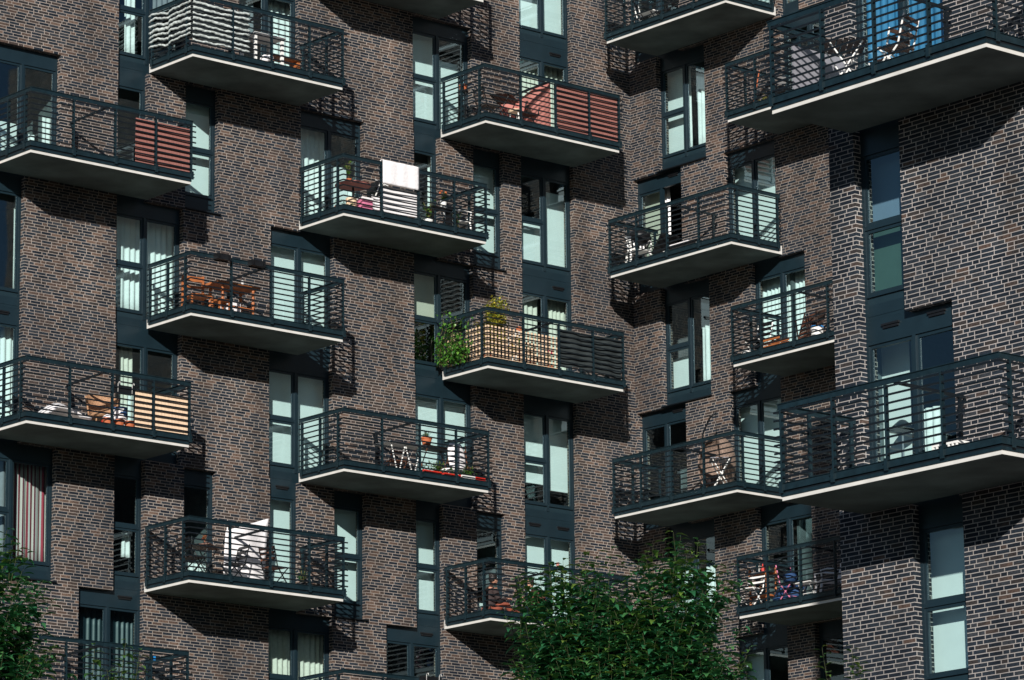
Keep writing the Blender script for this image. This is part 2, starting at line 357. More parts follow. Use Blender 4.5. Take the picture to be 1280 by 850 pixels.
def window(face, u0, u1, z0, leaves, top=2.78, bottom=.22, head=2.42, hole=True, vent=None, ledge=False, panelto=None, glass='glass'):
    """leaves: list of (width fraction, dict(tr=bool, sill=bool, c=curtain spec (upper), c2=lower, open=bool, handle))"""
    if hole: HOLES[face].append((u0, u1, z0, z0 + F - .03))
    fr = MB(); W = u1 - u0; w0, w1 = RV, RV + .07
    zt = z0 + head + .07
    lbox(fr, face, u0, u1, w0 + .003, w1, zt, z0 + F)        # header
    lbox(fr, face, u0, u0 + .05, w0, w1, z0, zt); lbox(fr, face, u1 - .05, u1, w0, w1, z0, zt)
    lbox(fr, face, u0 + .05, u1 - .05, w0 - .012, w1, zt - .055, zt)
    lbox(fr, face, u0 + .05, u1 - .05, w0 + .002, w1, z0, z0 + bottom)
    x = u0 + .05; WW = W - .1; panes = []; pans = []
    for i, (fw, o) in enumerate(leaves):
        a, b = x, x + WW * fw; x = b
        if i: lbox(fr, face, a - .03, a + .03, w0 - .015, w1, z0 + bottom, zt - .056)
        a += .03 if i else 0; b -= .03 if i < len(leaves) - 1 else 0
        zb = z0 + bottom
        if o.get('sill'):
            zb = z0 + .36; pans.append((a, b, z0 + .06, zb - .03)); lbox(fr, face, a, b, w0 - .02, w1, zb - .03, zb)
            lbox(fr, face, a, b, w0 - .004, w1, z0 + bottom - .17, z0 + .058)
        segs = [(zb, zt - .056)]
        if o.get('tr'):
            zm = z0 + 1.36; segs = [(zb, zm - .03), (zm + .03, zt - .056)]; lbox(fr, face, a, b, w0 - .008, w1, zm - .031, zm + .031)
        s_ = .05
        for j, (p_, q_) in enumerate(segs):
            if o.get('open') and j == len(segs) - 1:      # leaf swung inwards, bright frame edge seen
                lbox(fr, face, b - .035, b - .004, w1, w1 + .6, p_ + .01, q_ - .01)
                continue
            i0 = w0 + .012
            lbox(fr, face, a, a + s_, i0, w1 - .01, p_, q_); lbox(fr, face, b - s_, b, i0, w1 - .01, p_, q_)
            lbox(fr, face, a + s_, b - s_, i0, w1 - .01, p_, p_ + s_); lbox(fr, face, a + s_, b - s_, i0, w1 - .01, q_ - s_, q_)
            panes.append((a + s_, b - s_, p_ + s_, q_ - s_))
        o['_'] = (a + .01, b - .01, zb + .02, zt - .06)
    f = wb(face, fr, 'window', 'frame')
    for a, b, p_, q_ in panes:
        mb = MB(); mb.quad(mp(face, a, RV + .035, p_), mp(face, b, RV + .035, p_), mp(face, b, RV + .035, q_), mp(face, a, RV + .035, q_))
        wb(face, mb, 'pane', glass, f, fix=False)
    for a, b, p_, q_ in pans:
        wb(face, lbox(MB(), face, a + .004, b - .004, RV + .012, RV + .05, p_, q_), 'spandrel_panel', 'panel', f)
    for li, o in enumerate([l[1] for l in leaves]):
        a, b, p_, q_ = o['_']
        for c in (o.get('c') or '').split(';'):
            if c: curtain(face, a, b, p_, q_, c, f, li == 0, li == len(leaves) - 1)
    if vent:
        for vu in vent:
            v_ = MB(); lbox(v_, face, vu - .17, vu + .17, RV - .035, RV + .002, z0 + F - .13, z0 + F - .1); lbox(v_, face, vu - .15, vu + .15, RV - .02, RV + .002, z0 + F - .17, z0 + F - .131)
            wb(face, v_, 'vent', 'black', f)
    if ledge:
        v_ = lbox(MB(), face, u0 - .002, u1 + .03, -.06, RV + .01, z0 - .028, z0 - .004)
        wb(face, v_, 'sill', 'bar', f)
    return f
D = dict
def Lf(tr=0, sill=0, c=None, open=0): return D(tr=tr, sill=sill, c=c, open=open)
def typeF(face, o, n, c1, c2, **k):
    return window(face, o - .8, o + .93, n * F, [(.47, Lf(1, 1, c1)), (.53, Lf(0, 0, c2, k.pop('op', 0)))], **k)
def typeG(face, u0, u1, n, c1, c2, **k):
    return window(face, u0, u1, n * F, [(.5, Lf(1, 1, c1)), (.5, Lf(0, 1, c2))], vent=k.pop('vent', None), **k)
def doors(face, u0, u1, n, c1, c2, open2=0, open1=0, **k):
    return window(face, u0, u1, n * F, [(.5, Lf(0, 0, c1, open1)), (.5, Lf(0, 0, c2, open2))], **k)
def strip(face, u0, u1, n, c, tr=0, sill=0, op=0, **k):
    return window(face, u0, u1, n * F, [(1., Lf(tr, sill, c, op))], **k)
O = {k: 4.03 * (k - 1) for k in range(0, 5)}
# wing A --------------------------------------------------
k = O[0]
doors('A', k + .03, k + 1.78, 1, 'blind:0,1,.55,1', 'fold:.05,.35,.62,1;fold:.62,1,.42,1', vent=None)
typeG('A', k - .78, k + .93, 0, 'blind:0,1,0,1', 'pale:.85,1,.0,1;blind:0,.2,.5,1')
doors('A', k - .78, k + .93, -1, 'pale:0,1,0,1', 'pale:0,1,0,1', vent=[k + .5])
window('A', k + .03, k + 1.8, -2 * F, [(.42, Lf(1, 1, 'grey:.5,1,0,1')), (.58, Lf(0, 1, 'stripe:0,1,0,1'))], ledge=True)
doors('A', k + .03, k + 1.8, -4, 'pale', 'pale')
k = O[1]
typeF('A', k, 2, 'fold:.25,.62,0,1', 'grey:0,1,0,1')
strip('A', k - .8, k + 0, 1, 'grey:0,.0,0,1' if 0 else None, vent=None)
typeF('A', k, 0, 'pale:.1,1,0,1', 'pale:0,1,0,1')
doors('A', k - .78, k + .9, -1, 'cream:.2,.62,0,1;fold:.5,.7,.4,1', None, open1=0)
strip('A', k - .78, k + 0, -2, 'fold:.93,1,0,1;fold:.4,.7,.55,.8', tr=1, sill=1)
doors('A', k - 1.63, k + 0, -3, 'teal', 'teal', vent=[k - .4])
window('A', k + .97, k + 1.85, F, [(1., Lf(1, 1, 'blind:0,1,0,1'))], ledge=True)
strip('A', k + 1., k + 1.84, -2, 'fold:.0,.9,.72,1', op=0)
k = O[2]
doors('A', k - 1.65, k - 0, 2, 'grey:0,.6,0,.45', 'fold:0,1,0,1')
doors('A', k + .05, k + 1.82, 1, 'fold:0,1,0,1', 'blind:0,.6,.3,1;pale:.6,1,.5,1')
doors('A', k - .77, k + .97, 0, 'blind:.0,.95,.0,1', 'blind:0,.9,0,1')
typeF('A', k, -1, 'blind:0,1,0,1', 'blind:0,1,0,1')
strip('A', k - .77, k + .03, -2, 'blind:0,1,0,1', vent=[k - .35])
window('A', k + .97, k + 1.85, -2 * F, [(1., Lf(1, 1, 'blind:0,1,0,1'))], ledge=True)
typeF('A', k, -3, 'cream:0,.9,.0,1', 'cream:0,1,0,1')
k = O[3]
typeF('A', k, 2, 'blind:0,1,0,1', 'blind:0,.75,.2,1')
strip('A', k - .78, k - .03, 1, 'fold:.82,1,0,1', vent=None)
window('A', k + .95, k + 1.85, F, [(1., Lf(1, 1, 'blind:0,1,.0,1'))], ledge=True)
typeF('A', k, 0, 'bcream:0,1,0,.52', None)
doors('A', k - .78, k + .93, -1, 'blind:0,1,0,1', 'blind:0,.95,0,1', vent=None)
strip('A', k - .78, k + 0, -2, 'blind:0,1,0,1', tr=1, sill=1)
strip('A', k + .96, k + 1.8, -2, 'blind:0,1,.75,1')
doors('A', k - 1.63, k + 0, -3, None, None, vent=[k - .4])
k = O[4]
for n, c1, c2 in ((3, 'blind:0,1,0,1', 'blind:0,1,0,1'), (1, 'blind:0,1,.45,1', 'blind:0,1,.1,1'), (-1, 'blind:0,1,.0,.75', 'blind:0,1,.0,.8'), (-3, 'blind', 'blind')):
    typeG('A', k - 1.65, k - .04, n, c1, c2)
for n, c1, c2 in ((2, 'cream:0,1,.0,1', 'cream:0,1,0,1'), (0, 'cream:0,.8,0,1', 'cream:.1,1,.0,1'), (-2, 'blind:0,1,0,1', 'blind:0,1,0,1'), (-4, 'blind', 'blind')):
    doors('A', k - 1.65, k - .04, n, c1, c2, vent=[k - .45] if n != -2 else [k - 1.25, k - .4])
# wing B (u = -y) ------------------------------------------
for n, c1, c2 in ((2, 'blind:0,1,0,1', 'fold:.0,.15,0,1;fold:.45,1,.1,1'), (0, 'blind:0,1,.6,1', 'fold:.45,1,.3,1'), (-2, 'blind:0,1,.3,1', 'fold:.4,1,.3,1')):
    window('B', .93, 2.56, n * F, [(.5, Lf(1, 1, c1)), (.5, Lf(0, 1, c2))], ledge=True)
for n in (3, 1, -1, -3):
    doors('B', .07, 1.7, n, 'bcream:0,1,0,1' if n == 1 else 'fold:0,.12,0,1', 'pale:0,.3,0,1' if n == 1 else None, open2=(n == 1), vent=[1.3])
    doors('B', 3.13, 4.8, n, 'blind:0,1,0,1', 'blind:0,1,0,1' if n != -3 else None)
for n in (0, -2):
    doors('B', 3.93, 5.66, n, 'pale:0,1,0,1' if n == 0 else 'pale:0,.1,0,1', 'pale:0,1,0,1' if n == 0 else None)
strip('B', 5.05, 5.7, 3, None)
doors('B', 5.05, 6.7, 2, 'grey:0,1,.35,1;fold:0,.07,0,1', 'grey:0,1,.4,1')
doors('B', 5.65, 7.3, -3, None, 'blind')
# block C (u = -y, own floor levels) --------------------------
CZ = -9.11
def cz(m): return (CZ + F * m) / F
window('C', 28.45, 30.3, CZ + 2 * F, [(.5, Lf(0, 0, 'blue:0,1,0,1')), (.5, Lf(0, 0, 'blue:0,1,0,1'))])
window('C', 28.45, 29.36, CZ + F, [(1., Lf(1, 1, 'skyrefl:0,1,0,.5;bgreen:0,1,.5,1'))], vent=None)  # upper sheet only paints the sky reflection, no blind hangs there
window('C', 28.45, 30.27, CZ, [(.52, Lf(0, 0, 'blind:0,1,0,1,.7')), (.48, Lf(0, 0, 'pale:0,.6,.45,1'))], vent=[28.95, 29.85])
window('C', 29.36, 30.33, CZ - F, [(1., Lf(1, 1, 'blind:.08,1,0,1'))], vent=None)
window('C', 28.7, 30.33, CZ - 2 * F, [(.5, Lf(0, 0, 'blind')), (.5, Lf(0, 0, 'blind'))])
window('C', 28.45, 30.3, CZ + 3 * F, [(.5, Lf(0, 0, 'pale')), (.5, Lf(0, 0, 'pale'))])
def wall(face, ua, ub, za, zb, name, m):
    H = [h for h in HOLES[face]]
    us = sorted({round(x, 4) for h in H for x in h[:2]} | {ua, ub}); zs = sorted({round(x, 4) for h in H for x in h[2:]} | {za, zb})
    def hole(u, z): return any(h[0] < u < h[1] and h[2] < z < h[3] for h in H)
    # header gap of 3 cm between stacked openings is closed when both share a strip
    mb = MB(); mb.uv = []
    fill = {}
    for i in range(len(us) - 1):
        for j in range(len(zs) - 1):
            u, z = (us[i] + us[i + 1]) / 2, (zs[j] + zs[j + 1]) / 2
            fill[i, j] = not hole(u, z) and not (zs[j + 1] - zs[j] < .035 and hole(u, zs[j] - .02) and hole(u, zs[j + 1] + .02))
    dd = .36
    for (i, j), v in fill.items():
        u0, u1, z0, z1 = us[i], us[i + 1], zs[j], zs[j + 1]
        if v:
            mb.quad(mp(face, u0, 0, z0), mp(face, u1, 0, z0), mp(face, u1, 0, z1), mp(face, u0, 0, z1)); mb.uv.append([(u0, z0), (u1, z0), (u1, z1), (u0, z1)])
        else:
            if fill.get((i - 1, j), True):
                mb.quad(mp(face, u0, 0, z0), mp(face, u0, 0, z1), mp(face, u0, dd, z1), mp(face, u0, dd, z0)); mb.uv.append([(u0, z0), (u0, z1), (u0 + dd, z1), (u0 + dd, z0)])
            if fill.get((i + 1, j), True):
                mb.quad(mp(face, u1, 0, z0), mp(face, u1, dd, z0), mp(face, u1, dd, z1), mp(face, u1, 0, z1)); mb.uv.append([(u1, z0), (u1 - dd, z0), (u1 - dd, z1), (u1, z1)])
            if fill.get((i, j + 1), True):
                mb.quad(mp(face, u0, 0, z1), mp(face, u1, 0, z1), mp(face, u1, dd, z1), mp(face, u0, dd, z1)); mb.uv.append([(u0, z1), (u1, z1), (u1, z1 + dd), (u0, z1 + dd)])
            if fill.get((i, j - 1), True):
                mb.quad(mp(face, u0, 0, z0), mp(face, u0, dd, z0), mp(face, u1, dd, z0), mp(face, u1, 0, z0)); mb.uv.append([(u0, z0), (u0, z0 - dd), (u1, z0 - dd), (u1, z0)])
    return wb(face, mb, name, m, fix=False)
TOP = 14.6
wall('A', -14., XB, GZ, TOP, 'wall', M['brick'])
wall('B', 0., 26., GZ, TOP, 'wall', M['brick'])
CT = 9.3
wall('C', 27.95, 46., GZ, CT, 'wall', M['brickC'])
def plainwall(r, a, b, z0, z1, m):
    mb = MB(); mb.uv = []; a = Vector(a) - SH[r.name].xy; b = Vector(b) - SH[r.name].xy; L_ = (b - a).length; g_ = SH[r.name].z
    mb.quad((a.x, a.y, z0 - g_), (b.x, b.y, z0 - g_), (b.x, b.y, z1 - g_), (a.x, a.y, z1 - g_)); mb.uv.append([(0, z0), (L_, z0), (L_, z1), (0, z1)])
    return mb.build('wall', m, r, fix=False)
plainwall(bC, (XC, YC), (2.5, YC), GZ, CT, M['brickC']); plainwall(bC, (2.5, YC), (2.5, -46), GZ, CT, M['brickC']); plainwall(bC, (XC, -46), (2.5, -46), GZ, CT, M['brickC'])
plainwall(bA, (-14, 0), (-14, 12), GZ, TOP, M['brick']); plainwall(bA, (XB, -26), (XB + 12, -26), GZ, TOP, M['brick'])
plainwall(bA, (-14, 12), (XB + 12, 12), GZ, TOP, M['brick']); plainwall(bA, (XB + 12, 12), (XB + 12, -26), GZ, TOP, M['brick'])
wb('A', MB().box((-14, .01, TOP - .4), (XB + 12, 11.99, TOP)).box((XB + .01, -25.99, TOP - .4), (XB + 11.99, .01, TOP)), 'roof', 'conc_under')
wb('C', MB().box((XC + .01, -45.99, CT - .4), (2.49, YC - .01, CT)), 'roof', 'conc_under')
# rooms behind the glass
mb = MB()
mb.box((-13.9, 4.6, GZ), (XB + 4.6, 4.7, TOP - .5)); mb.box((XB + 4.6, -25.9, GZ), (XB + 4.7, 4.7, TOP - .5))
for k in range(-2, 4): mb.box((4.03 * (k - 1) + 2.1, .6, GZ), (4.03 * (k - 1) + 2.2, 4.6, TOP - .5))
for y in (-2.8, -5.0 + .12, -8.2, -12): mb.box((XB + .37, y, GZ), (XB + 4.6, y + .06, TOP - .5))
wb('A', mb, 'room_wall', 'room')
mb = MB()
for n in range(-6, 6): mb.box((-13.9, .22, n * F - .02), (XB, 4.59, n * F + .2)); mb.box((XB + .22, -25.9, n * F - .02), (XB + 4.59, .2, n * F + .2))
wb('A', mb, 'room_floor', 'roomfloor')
mb = MB().box((2.0, -45.9, GZ), (2.1, YC - .1, CT - .5))
for y in (-28.2, -31, -36): mb.box((XC + .37, y, GZ), (2, y + .1, CT - .5))
wb('C', mb, 'room_wall', 'room')
mb = MB()
for m_ in range(-3, 6): mb.box((XC + .22, -45.9, CZ + m_ * F - .02), (1.99, YC - .1, CZ + m_ * F + .2))
wb('C', mb, 'room_floor', 'roomfloor')
# ------------------------------------------------------------------ balconies
BAL = {}
def bp(b, u, v, w_):
    t, o, z = BAL[b]
    if t == 'A': return Vector((o + u, -v, z + w_))
    return Vector(((XB if t == 'B' else XC) - v, o + u, z + w_))
def brot(b): return 0. if BAL[b][0] == 'A' else -math.pi / 2
def balcony(b, t, o, z):
    BAL[b] = (t, o, z); r = ROOT['A' if t == 'A' else 'B' if t == 'B' else 'C']; s = SH[r.name]; Wd, Dp = 4.0, 1.57
    if t == 'C': Wd = 4.13
    def fin(mb, name, m, par=None, **k):
        mb.v = [v - s for v in mb.v]; return mb.build(name, m, par or r, **k)
    def bx(mb, u0, u1, v0, v1, w0, w1): return mb.box(bp(b, u0, v0, w0), bp(b, u1, v1, w1))
    mb = bx(MB(), 0, Wd, .004, Dp, .001, .2); sl = fin(mb, 'balcony', 'concrete')
    mb = bx(MB(), .012, Wd - .012, .005, Dp - .012, -.004, .0005); fin(mb, 'shade_dark_soffit', 'conc_under', sl)  # dark sheet painting the shade under the pale slab
    mb = MB()
    bx(mb, -.012, Wd + .012, Dp - .05, Dp + .014, .058, .106); bx(mb, -.012, .04, .1, Dp - .051, .058, .106); bx(mb, Wd - .04, Wd + .012, .1, Dp - .051, .058, .106)
    bx(mb, -.03, Wd + .03, Dp - .02, Dp + .035, .138, .235); bx(mb, -.03, .02, .1, Dp - .021, .138, .235); bx(mb, Wd - .02, Wd + .03, .1, Dp - .021, .138, .235)
    bx(mb, -.045, Wd + .045, Dp - .025, Dp + .05, .2355, .243); bx(mb, -.045, .03, .1, Dp - .026, .2355, .243); bx(mb, Wd - .03, Wd + .045, .1, Dp - .026, .2355, .243)
    fin(mb, 'fascia', 'steel', sl)
    mb = MB()
    vf = Dp + .012
    bx(mb, -.03, Wd + .03, vf, vf + .012, 1.29, 1.365); bx(mb, -.035, Wd + .035, vf - .03, vf + .028, 1.3655, 1.376)
    bx(mb, -.03, -.018, .05, vf - .001, 1.29, 1.365); bx(mb, -.045, .015, .05, vf - .031, 1.3655, 1.376)
    bx(mb, Wd + .018, Wd + .03, .05, vf - .001, 1.29, 1.365); bx(mb, Wd - .015, Wd + .045, .05, vf - .031, 1.3655, 1.376)
    fin(mb, 'handrail', 'steel', sl)
    mb = MB()
    for i in range(9):
        wz = 1.262 - .117 * i
        bx(mb, -.03, Wd + .11, vf + .003, vf + .019, wz - .014, wz + .014)
        bx(mb, -.034, -.018, .04, vf + .002, wz - .014, wz + .014); bx(mb, Wd + .02, Wd + .036, .04, vf + .002, wz - .014, wz + .014)
    bx(mb, -.004, Wd + .004, Dp + .001, Dp + .008, .104, .14); bx(mb, -.008, -.001, .1, Dp, .104, .14); bx(mb, Wd + .001, Wd + .008, .1, Dp, .104, .14)  # dark strips painting the shadow gap between the fascia bands
    fin(mb, 'rail_bars_and_gap_shade', 'bar', sl)
    for pu in (1.03, 2.07, 3.09, 4.0 if t != 'C' else 4.1):
        mb = bx(MB(), pu - .024, pu + .024, vf - .026, vf - .001, .245, 1.289); bx(mb, pu - .03, pu + .03, vf + .036 - .012, vf + .052, .1, .27); bx(mb, pu - .012, pu + .012, vf + .0195, vf + .03, .27, 1.3)
        for q in (.13, .2): bx(mb, pu + .035, pu + .05, vf + .03, vf + .055, q, q + .02)
        fin(mb, 'post', 'steel', sl)
    for pu, pvs in ((-.016, (.14, .77, 1.39)), (Wd + .016, (.16, .99))):
        sg = -1 if pu < 1 else 1
        for pv in pvs:
            mb = bx(MB(), pu - sg * .024, pu - sg * .001, pv - .024, pv + .024, .245, 1.289); bx(mb, pu + sg * .019, pu + sg * .034, pv - .012, pv + .012, .27, 1.3); bx(mb, pu + sg * .031, pu + sg * .05, pv - .03, pv + .03, .1, .27)
            fin(mb, 'post', 'steel', sl)
    mb = MB(); mu = 1.9
    mb.bar(bp(b, mu, vf, 1.3), bp(b, mu, .2, 1.27), .035, .045); mb.bar(bp(b, mu, .3, .2), bp(b, mu, .3, 1.25), .045, .045)
    mb.bar(bp(b, mu, .2, 1.25), bp(b, mu + .0, .34, 1.06), .05, .03)
    fin(mb, 'brace', 'bar', sl)
    return sl
for k_, ns in ((0, (1, -1, -3)), (1, (2, 0, -2)), (2, (3, 1, -1, -3)), (3, (2, 0, -2))):
    for n in ns: balcony('a%d%+d' % (k_, n), 'A', O[k_], F * n)
for n in (3, 1, -1): balcony('r1%+d' % n, 'B', -4.96, F * n)
for n in (2, 0, -2): balcony('r2%+d' % n, 'B', -8.94, F * n)
balcony('c+1', 'C', -32.53, -3.52); balcony('c+0', 'C', -32.53, CZ)
FL = .205     # floor of a balcony above its slab's underside
# ------------------------------------------------------------------ furniture prototypes (local frame: x to the viewer's right, y towards the wall, z up)
def folding_table(b, u, v, rz, top, legs, label, group=None, w_=.7, d=.55, h=.74, slats=True, name='folding_table'):
    t = thing(name, label, 'table', bp(b, u, v, FL), brot(b) + R(rz), group)
    mb = MB()
    if slats:
        n = 7
        for i in range(n):
            y = -d / 2 + d * (i + .5) / n; mb.box((-w_ / 2, y - d / n * .4, h - .022), (w_ / 2, y + d / n * .4, h))
    else: mb.box((-w_ / 2, -d / 2, h - .022), (w_ / 2, d / 2, h))
    mb.build('tabletop', top, t)
    for s in (-1, 1):
        x = s * (w_ / 2 - .07)
        for q in (-1, 1):
            MB().bar((x, q * (d / 2 - .04), .0), (x - s * .02 * q, -q * (d / 2 - .06), h - .023), .024, .024, 6).build('leg', legs, t)
    MB().bar((-w_ / 2 + .07, 0, h * .49), (w_ / 2 - .07, 0, h * .49), .018, .018, 6).build('crossbar', legs, t)
    return t
def zig_table(b, u, v, rz, top, legs, label):
    """folding table whose white legs read as a W from the street"""
    t = thing('folding_table', label, 'table', bp(b, u, v, FL), brot(b) + R(rz))
    MB().box((-.5, -.3, .72), (.5, .3, .745)).build('tabletop', top, t)
    for x0, x1 in ((-.42, -.22), (-.02, -.22), (-.02, .2), (.42, .2)):
        MB().bar((x0, -.2, .719), (x1, -.2, .0), .03, .03, 6).build('leg', legs, t)
    MB().bar((-.22, -.2, .01), (-.22, .22, .01), .028, .028, 6).bar((.2, -.2, .01), (.2, .22, .01), .028, .028, 6).build('foot_rail', legs, t)
    return t
def folding_chair(b, u, v, rz, seat, frame, label, group=None, back=None, s=1.):
    t = thing('folding_chair', label, 'chair', bp(b, u, v, FL), brot(b) + R(rz), group)
    h = .45 * s; w_ = .2 * s
    mb = MB()
    for i in range(5): mb.box((-w_, -.19 + i * .078, h), (w_, -.19 + i * .078 + .055, h + .018))
    mb.build('seat', seat, t)
    mb = MB()
    for z in (.62, .74, .84): 
        y = .18 + (z - .45) * .16; mb.box((-w_, y - .008, z * s - .03), (w_, y + .008, z * s + .03))
    mb.build('backrest', back or seat, t)
    for x in (-w_ - .014, w_ + .014):
        MB().bar((x, -.26, 0), (x, .14, h), .028, .028, 6).bar((x, .14, h), (x, .25, .88 * s), .028, .028, 6).build('back_frame', frame, t)
        MB().bar((x * .93, .26, 0), (x * .93, -.19, h - .002), .028, .028, 6).build('leg', frame, t)
    MB().bar((-w_, -.1, .17), (w_, -.1, .17), .014, .014, 6).build('stretcher', frame, t)
    return t
def folded_chair(b, u, v, rz, wood, frame, label, group=None):
    t = thing('folding_chair', label, 'chair', bp(b, u, v, FL), brot(b) + R(rz), group)
    mb = MB()
    for i in range(7): mb.box((-.22, .02 + i * .012 * 3, .25 + i * .095), (.22, .035 + i * .036, .25 + i * .095 + .07))
    mb.build('slatted_back', wood, t)
    for x in (-.24, .24): MB().bar((x, -.03, 0), (x, .27, .98), .025, .03).build('leg', frame, t)
    for x in (-.2, .2): MB().bar((x, .1, 0), (x, .0, .8), .022, .022).build('leg', frame, t)
    return t
def plastic_chair(b, u, v, rz, label, m='white'):
    t = thing('garden_chair', label, 'chair', bp(b, u, v, FL), brot(b) + R(rz))
    MB().grid(lambda a, c: Vector((-.23 + .46 * a, -.24 + .46 * c, .42 - .03 * math.sin(math.pi * a) * math.sin(math.pi * c))), 6, 6).build('seat', m, t, solid=.02, smooth=True)
    mb = MB()
    for i in range(6): x = -.18 + i * .072; mb.bar((x, .22, .43), (x * 1.1, .33, .84), .035, .012)
    mb.bar((-.24, .33, .84), (.24, .33, .84), .03, .06); mb.build('backrest', m, t)
    for x in (-.25, .25): MB().tube([(x, -.22, .4), (x, -.25, .62), (x, -.1, .66), (x, .2, .65), (x, .28, .63)], .02, 6).build('armrest', m, t)
    for x in (-.22, .22):
        for y, y2 in ((-.22, -.28), (.2, .28)): MB().bar((x, y, .42), (x * 1.1, y2, 0), .045, .035, 4).build('leg', m, t)
    return t
def pot(b, u, v, label, m='terra', r=.11, h=.18, plant=None, ph=.25, z=FL, group=None, name='flower_pot', n=60, pr=None, flower=None, seed=1, cat='plant pot'):
    t = thing(name, label, cat, bp(b, u, v, z), brot(b), group)
    MB().lathe([(r * .7, 0), (r * .97, h * .82), (r * 1.08, h * .83), (r * 1.08, h), (r * .92, h), (r * .9, h * .9), (.001, h * .9)]).build('pot', m, t, smooth=False)
    if plant:
        rg = random.Random(seed); mb = MB(); st = MB(); pr = pr or r * 1.5
        for i in range(max(5, n // 9)):
            a = rg.random() * 6.28; q = pr * rg.random() ** .5; tip = Vector((q * math.cos(a), q * math.sin(a), h + ph * (.5 + .5 * rg.random())))
            st.tube([(0, 0, h * .9), tip * .5 + Vector((0, 0, h * .5)), tip], .004, 5)
            for j in range(9):
                p_ = Vector((0, 0, h * .9)).lerp(tip, .35 + .65 * rg.random()); d = Vector((rg.gauss(0, 1), rg.gauss(0, 1), rg.gauss(.2, .5)))
                mb.leaf(p_, d, Vector((0, 0, 1)), .045 + .03 * rg.random(), .03, .3)
        st.build('stems', 'stem', t); mb.build('leaves', plant, t, fix=False)
        if flower:
            fl = MB()
            for i in range(5):
                a = rg.random() * 6.28; fl.ball((pr * .6 * math.cos(a), pr * .6 * math.sin(a), h + ph * (.75 + .3 * rg.random())), .028, 6, 4)
            fl.build('blossoms', flower, t)
    return t
def planter(b, u, v, z, w_, label, m, plant=None, hooks=False, group=None, seed=2, flower=None, d=.16, h=.15, name='planter_box'):
    t = thing(name, label, 'planter', bp(b, u, v, z), brot(b), group)
    mb = MB(); a, c = w_ / 2, d / 2
    mb.box((-a, -c, 0), (a, c, .015)).box((-a, -c, .0151), (a, -c + .012, h)).box((-a, c - .012, .0151), (a, c, h)).box((-a, -c + .0121, .0151), (-a + .012, c - .0121, h)).box((a - .012, -c + .0121, .0151), (a, c - .0121, h))
    mb.build('trough', m, t); MB().box((-a + .013, -c + .013, .0152), (a - .013, c - .013, h * .85)).build('soil', 'soil', t)
    if hooks:
        for x in (-a * .7, a * .7): MB().tube([(x, -c - .005, .0), (x, -c - .008, h + .02), (x, -c - .03, h + .05), (x, -c - .07, h + .05), (x, -c - .075, h + .01)], .006, 6).build('hook', 'white' if hooks == 'w' else 'black', t)
    if plant:
        rg = random.Random(seed); mb = MB()
        for i in range(int(110 * w_)):
            p_ = Vector((rg.uniform(-a, a), rg.uniform(-c, c), h + rg.random() * .14)); mb.leaf(p_, Vector((rg.gauss(0, 1), rg.gauss(0, 1), rg.gauss(.4, .5))), Vector((0, 0, 1)), .05 + .03 * rg.random(), .03, .3)
        mb.build('leaves', plant, t, fix=False)
        if flower:
            fl = MB()
            for i in range(7): fl.ball((rg.uniform(-a, a), rg.uniform(-c, c), h + .1 + .06 * rg.random()), .026, 6, 4)
            fl.build('blossoms', flower, t)
    return t
def screen(b, u0, u1, w0, w1, m, name, label, v=1.545, amp=.004, per=.035):
    """mat of upright reeds standing just inside the railing bars"""
    n = max(8, int(abs(u1 - u0) / per * 4)); s = 1 if BAL[b][0] == 'A' else -1
    mb = MB(); W = (u1 - u0)
    mb.grid(lambda a, c: Vector((s * W * a if s > 0 else -W * a, -amp * abs(math.sin(math.pi * W * a / per)) + .006 * math.sin(3 * a * W + 5 * c), (w1 - w0) * c)), n, 4)
    return single(name, label, 'privacy screen', mb, m, bp(b, u0, v, w0), brot(b), solid=.008, fix=False)
UP = Vector((0, 0, 1))
# --- balcony with the red reed screen (far left, upper)
b = 'a0+1'; screen(b, 2.6, 3.98, .25, 1.2, 'redreed', 'reed_screen', 'red reed privacy screen behind the bars of the upper left balcony')
# --- balcony with the pale bamboo screen
b = 'a0-1'
screen(b, 2.66, 4.0, .27, 1.03, 'bamboo', 'bamboo_screen', 'pale bamboo privacy screen tied to the right end of the left balcony railing')
t = thing('sun_mattress', 'white folded cushion lying on the floor left of the wicker chair', 'cushion', bp(b, 1.42, .75, FL), 0)
mb = MB(); mb.grid(lambda a, c: Vector((-.52 + 1.04 * a, -.3 + .6 * c, .22 + .26 * math.sin(math.pi * min(1, a * 1.25)) * (.55 + .45 * math.sin(math.pi * c)) + .02 * math.sin(9 * a))), 14, 8); mb.sm = True
mb.build('cover', 'cloth', t, solid=.06); MB().box((-.5, -.27, 0), (.5, .27, .13)).build('filling', 'cream', t)
t = thing('wicker_chair', 'round backed wicker armchair between the white cushion and the terracotta pots', 'chair', bp(b, 2.42, .75, FL), R(-20))
def wk(a, c):
    th = math.pi * (.0 + 1.0 * a) ; r_ = .29 + .07 * c; return Vector((r_ * math.cos(th), r_ * math.sin(th) * .9, .38 + .52 * c * (.75 + .25 * math.sin(th))))
mb = MB(); mb.grid(wk, 16, 5); mb.sm = True; mb.build('backrest', 'wicker', t, solid=.03)
MB().lathe([(.27, .34), (.3, .37), (.27, .42), (.01, .41)], n=16).build('seat', 'wicker', t)
for q in (40, 140, 220, 320): MB().bar((.22 * math.cos(R(q)), .22 * math.sin(R(q)), .34), (.26 * math.cos(R(q)), .26 * math.sin(R(q)), 0), .03, .03, 6).build('leg', 'wicker', t)
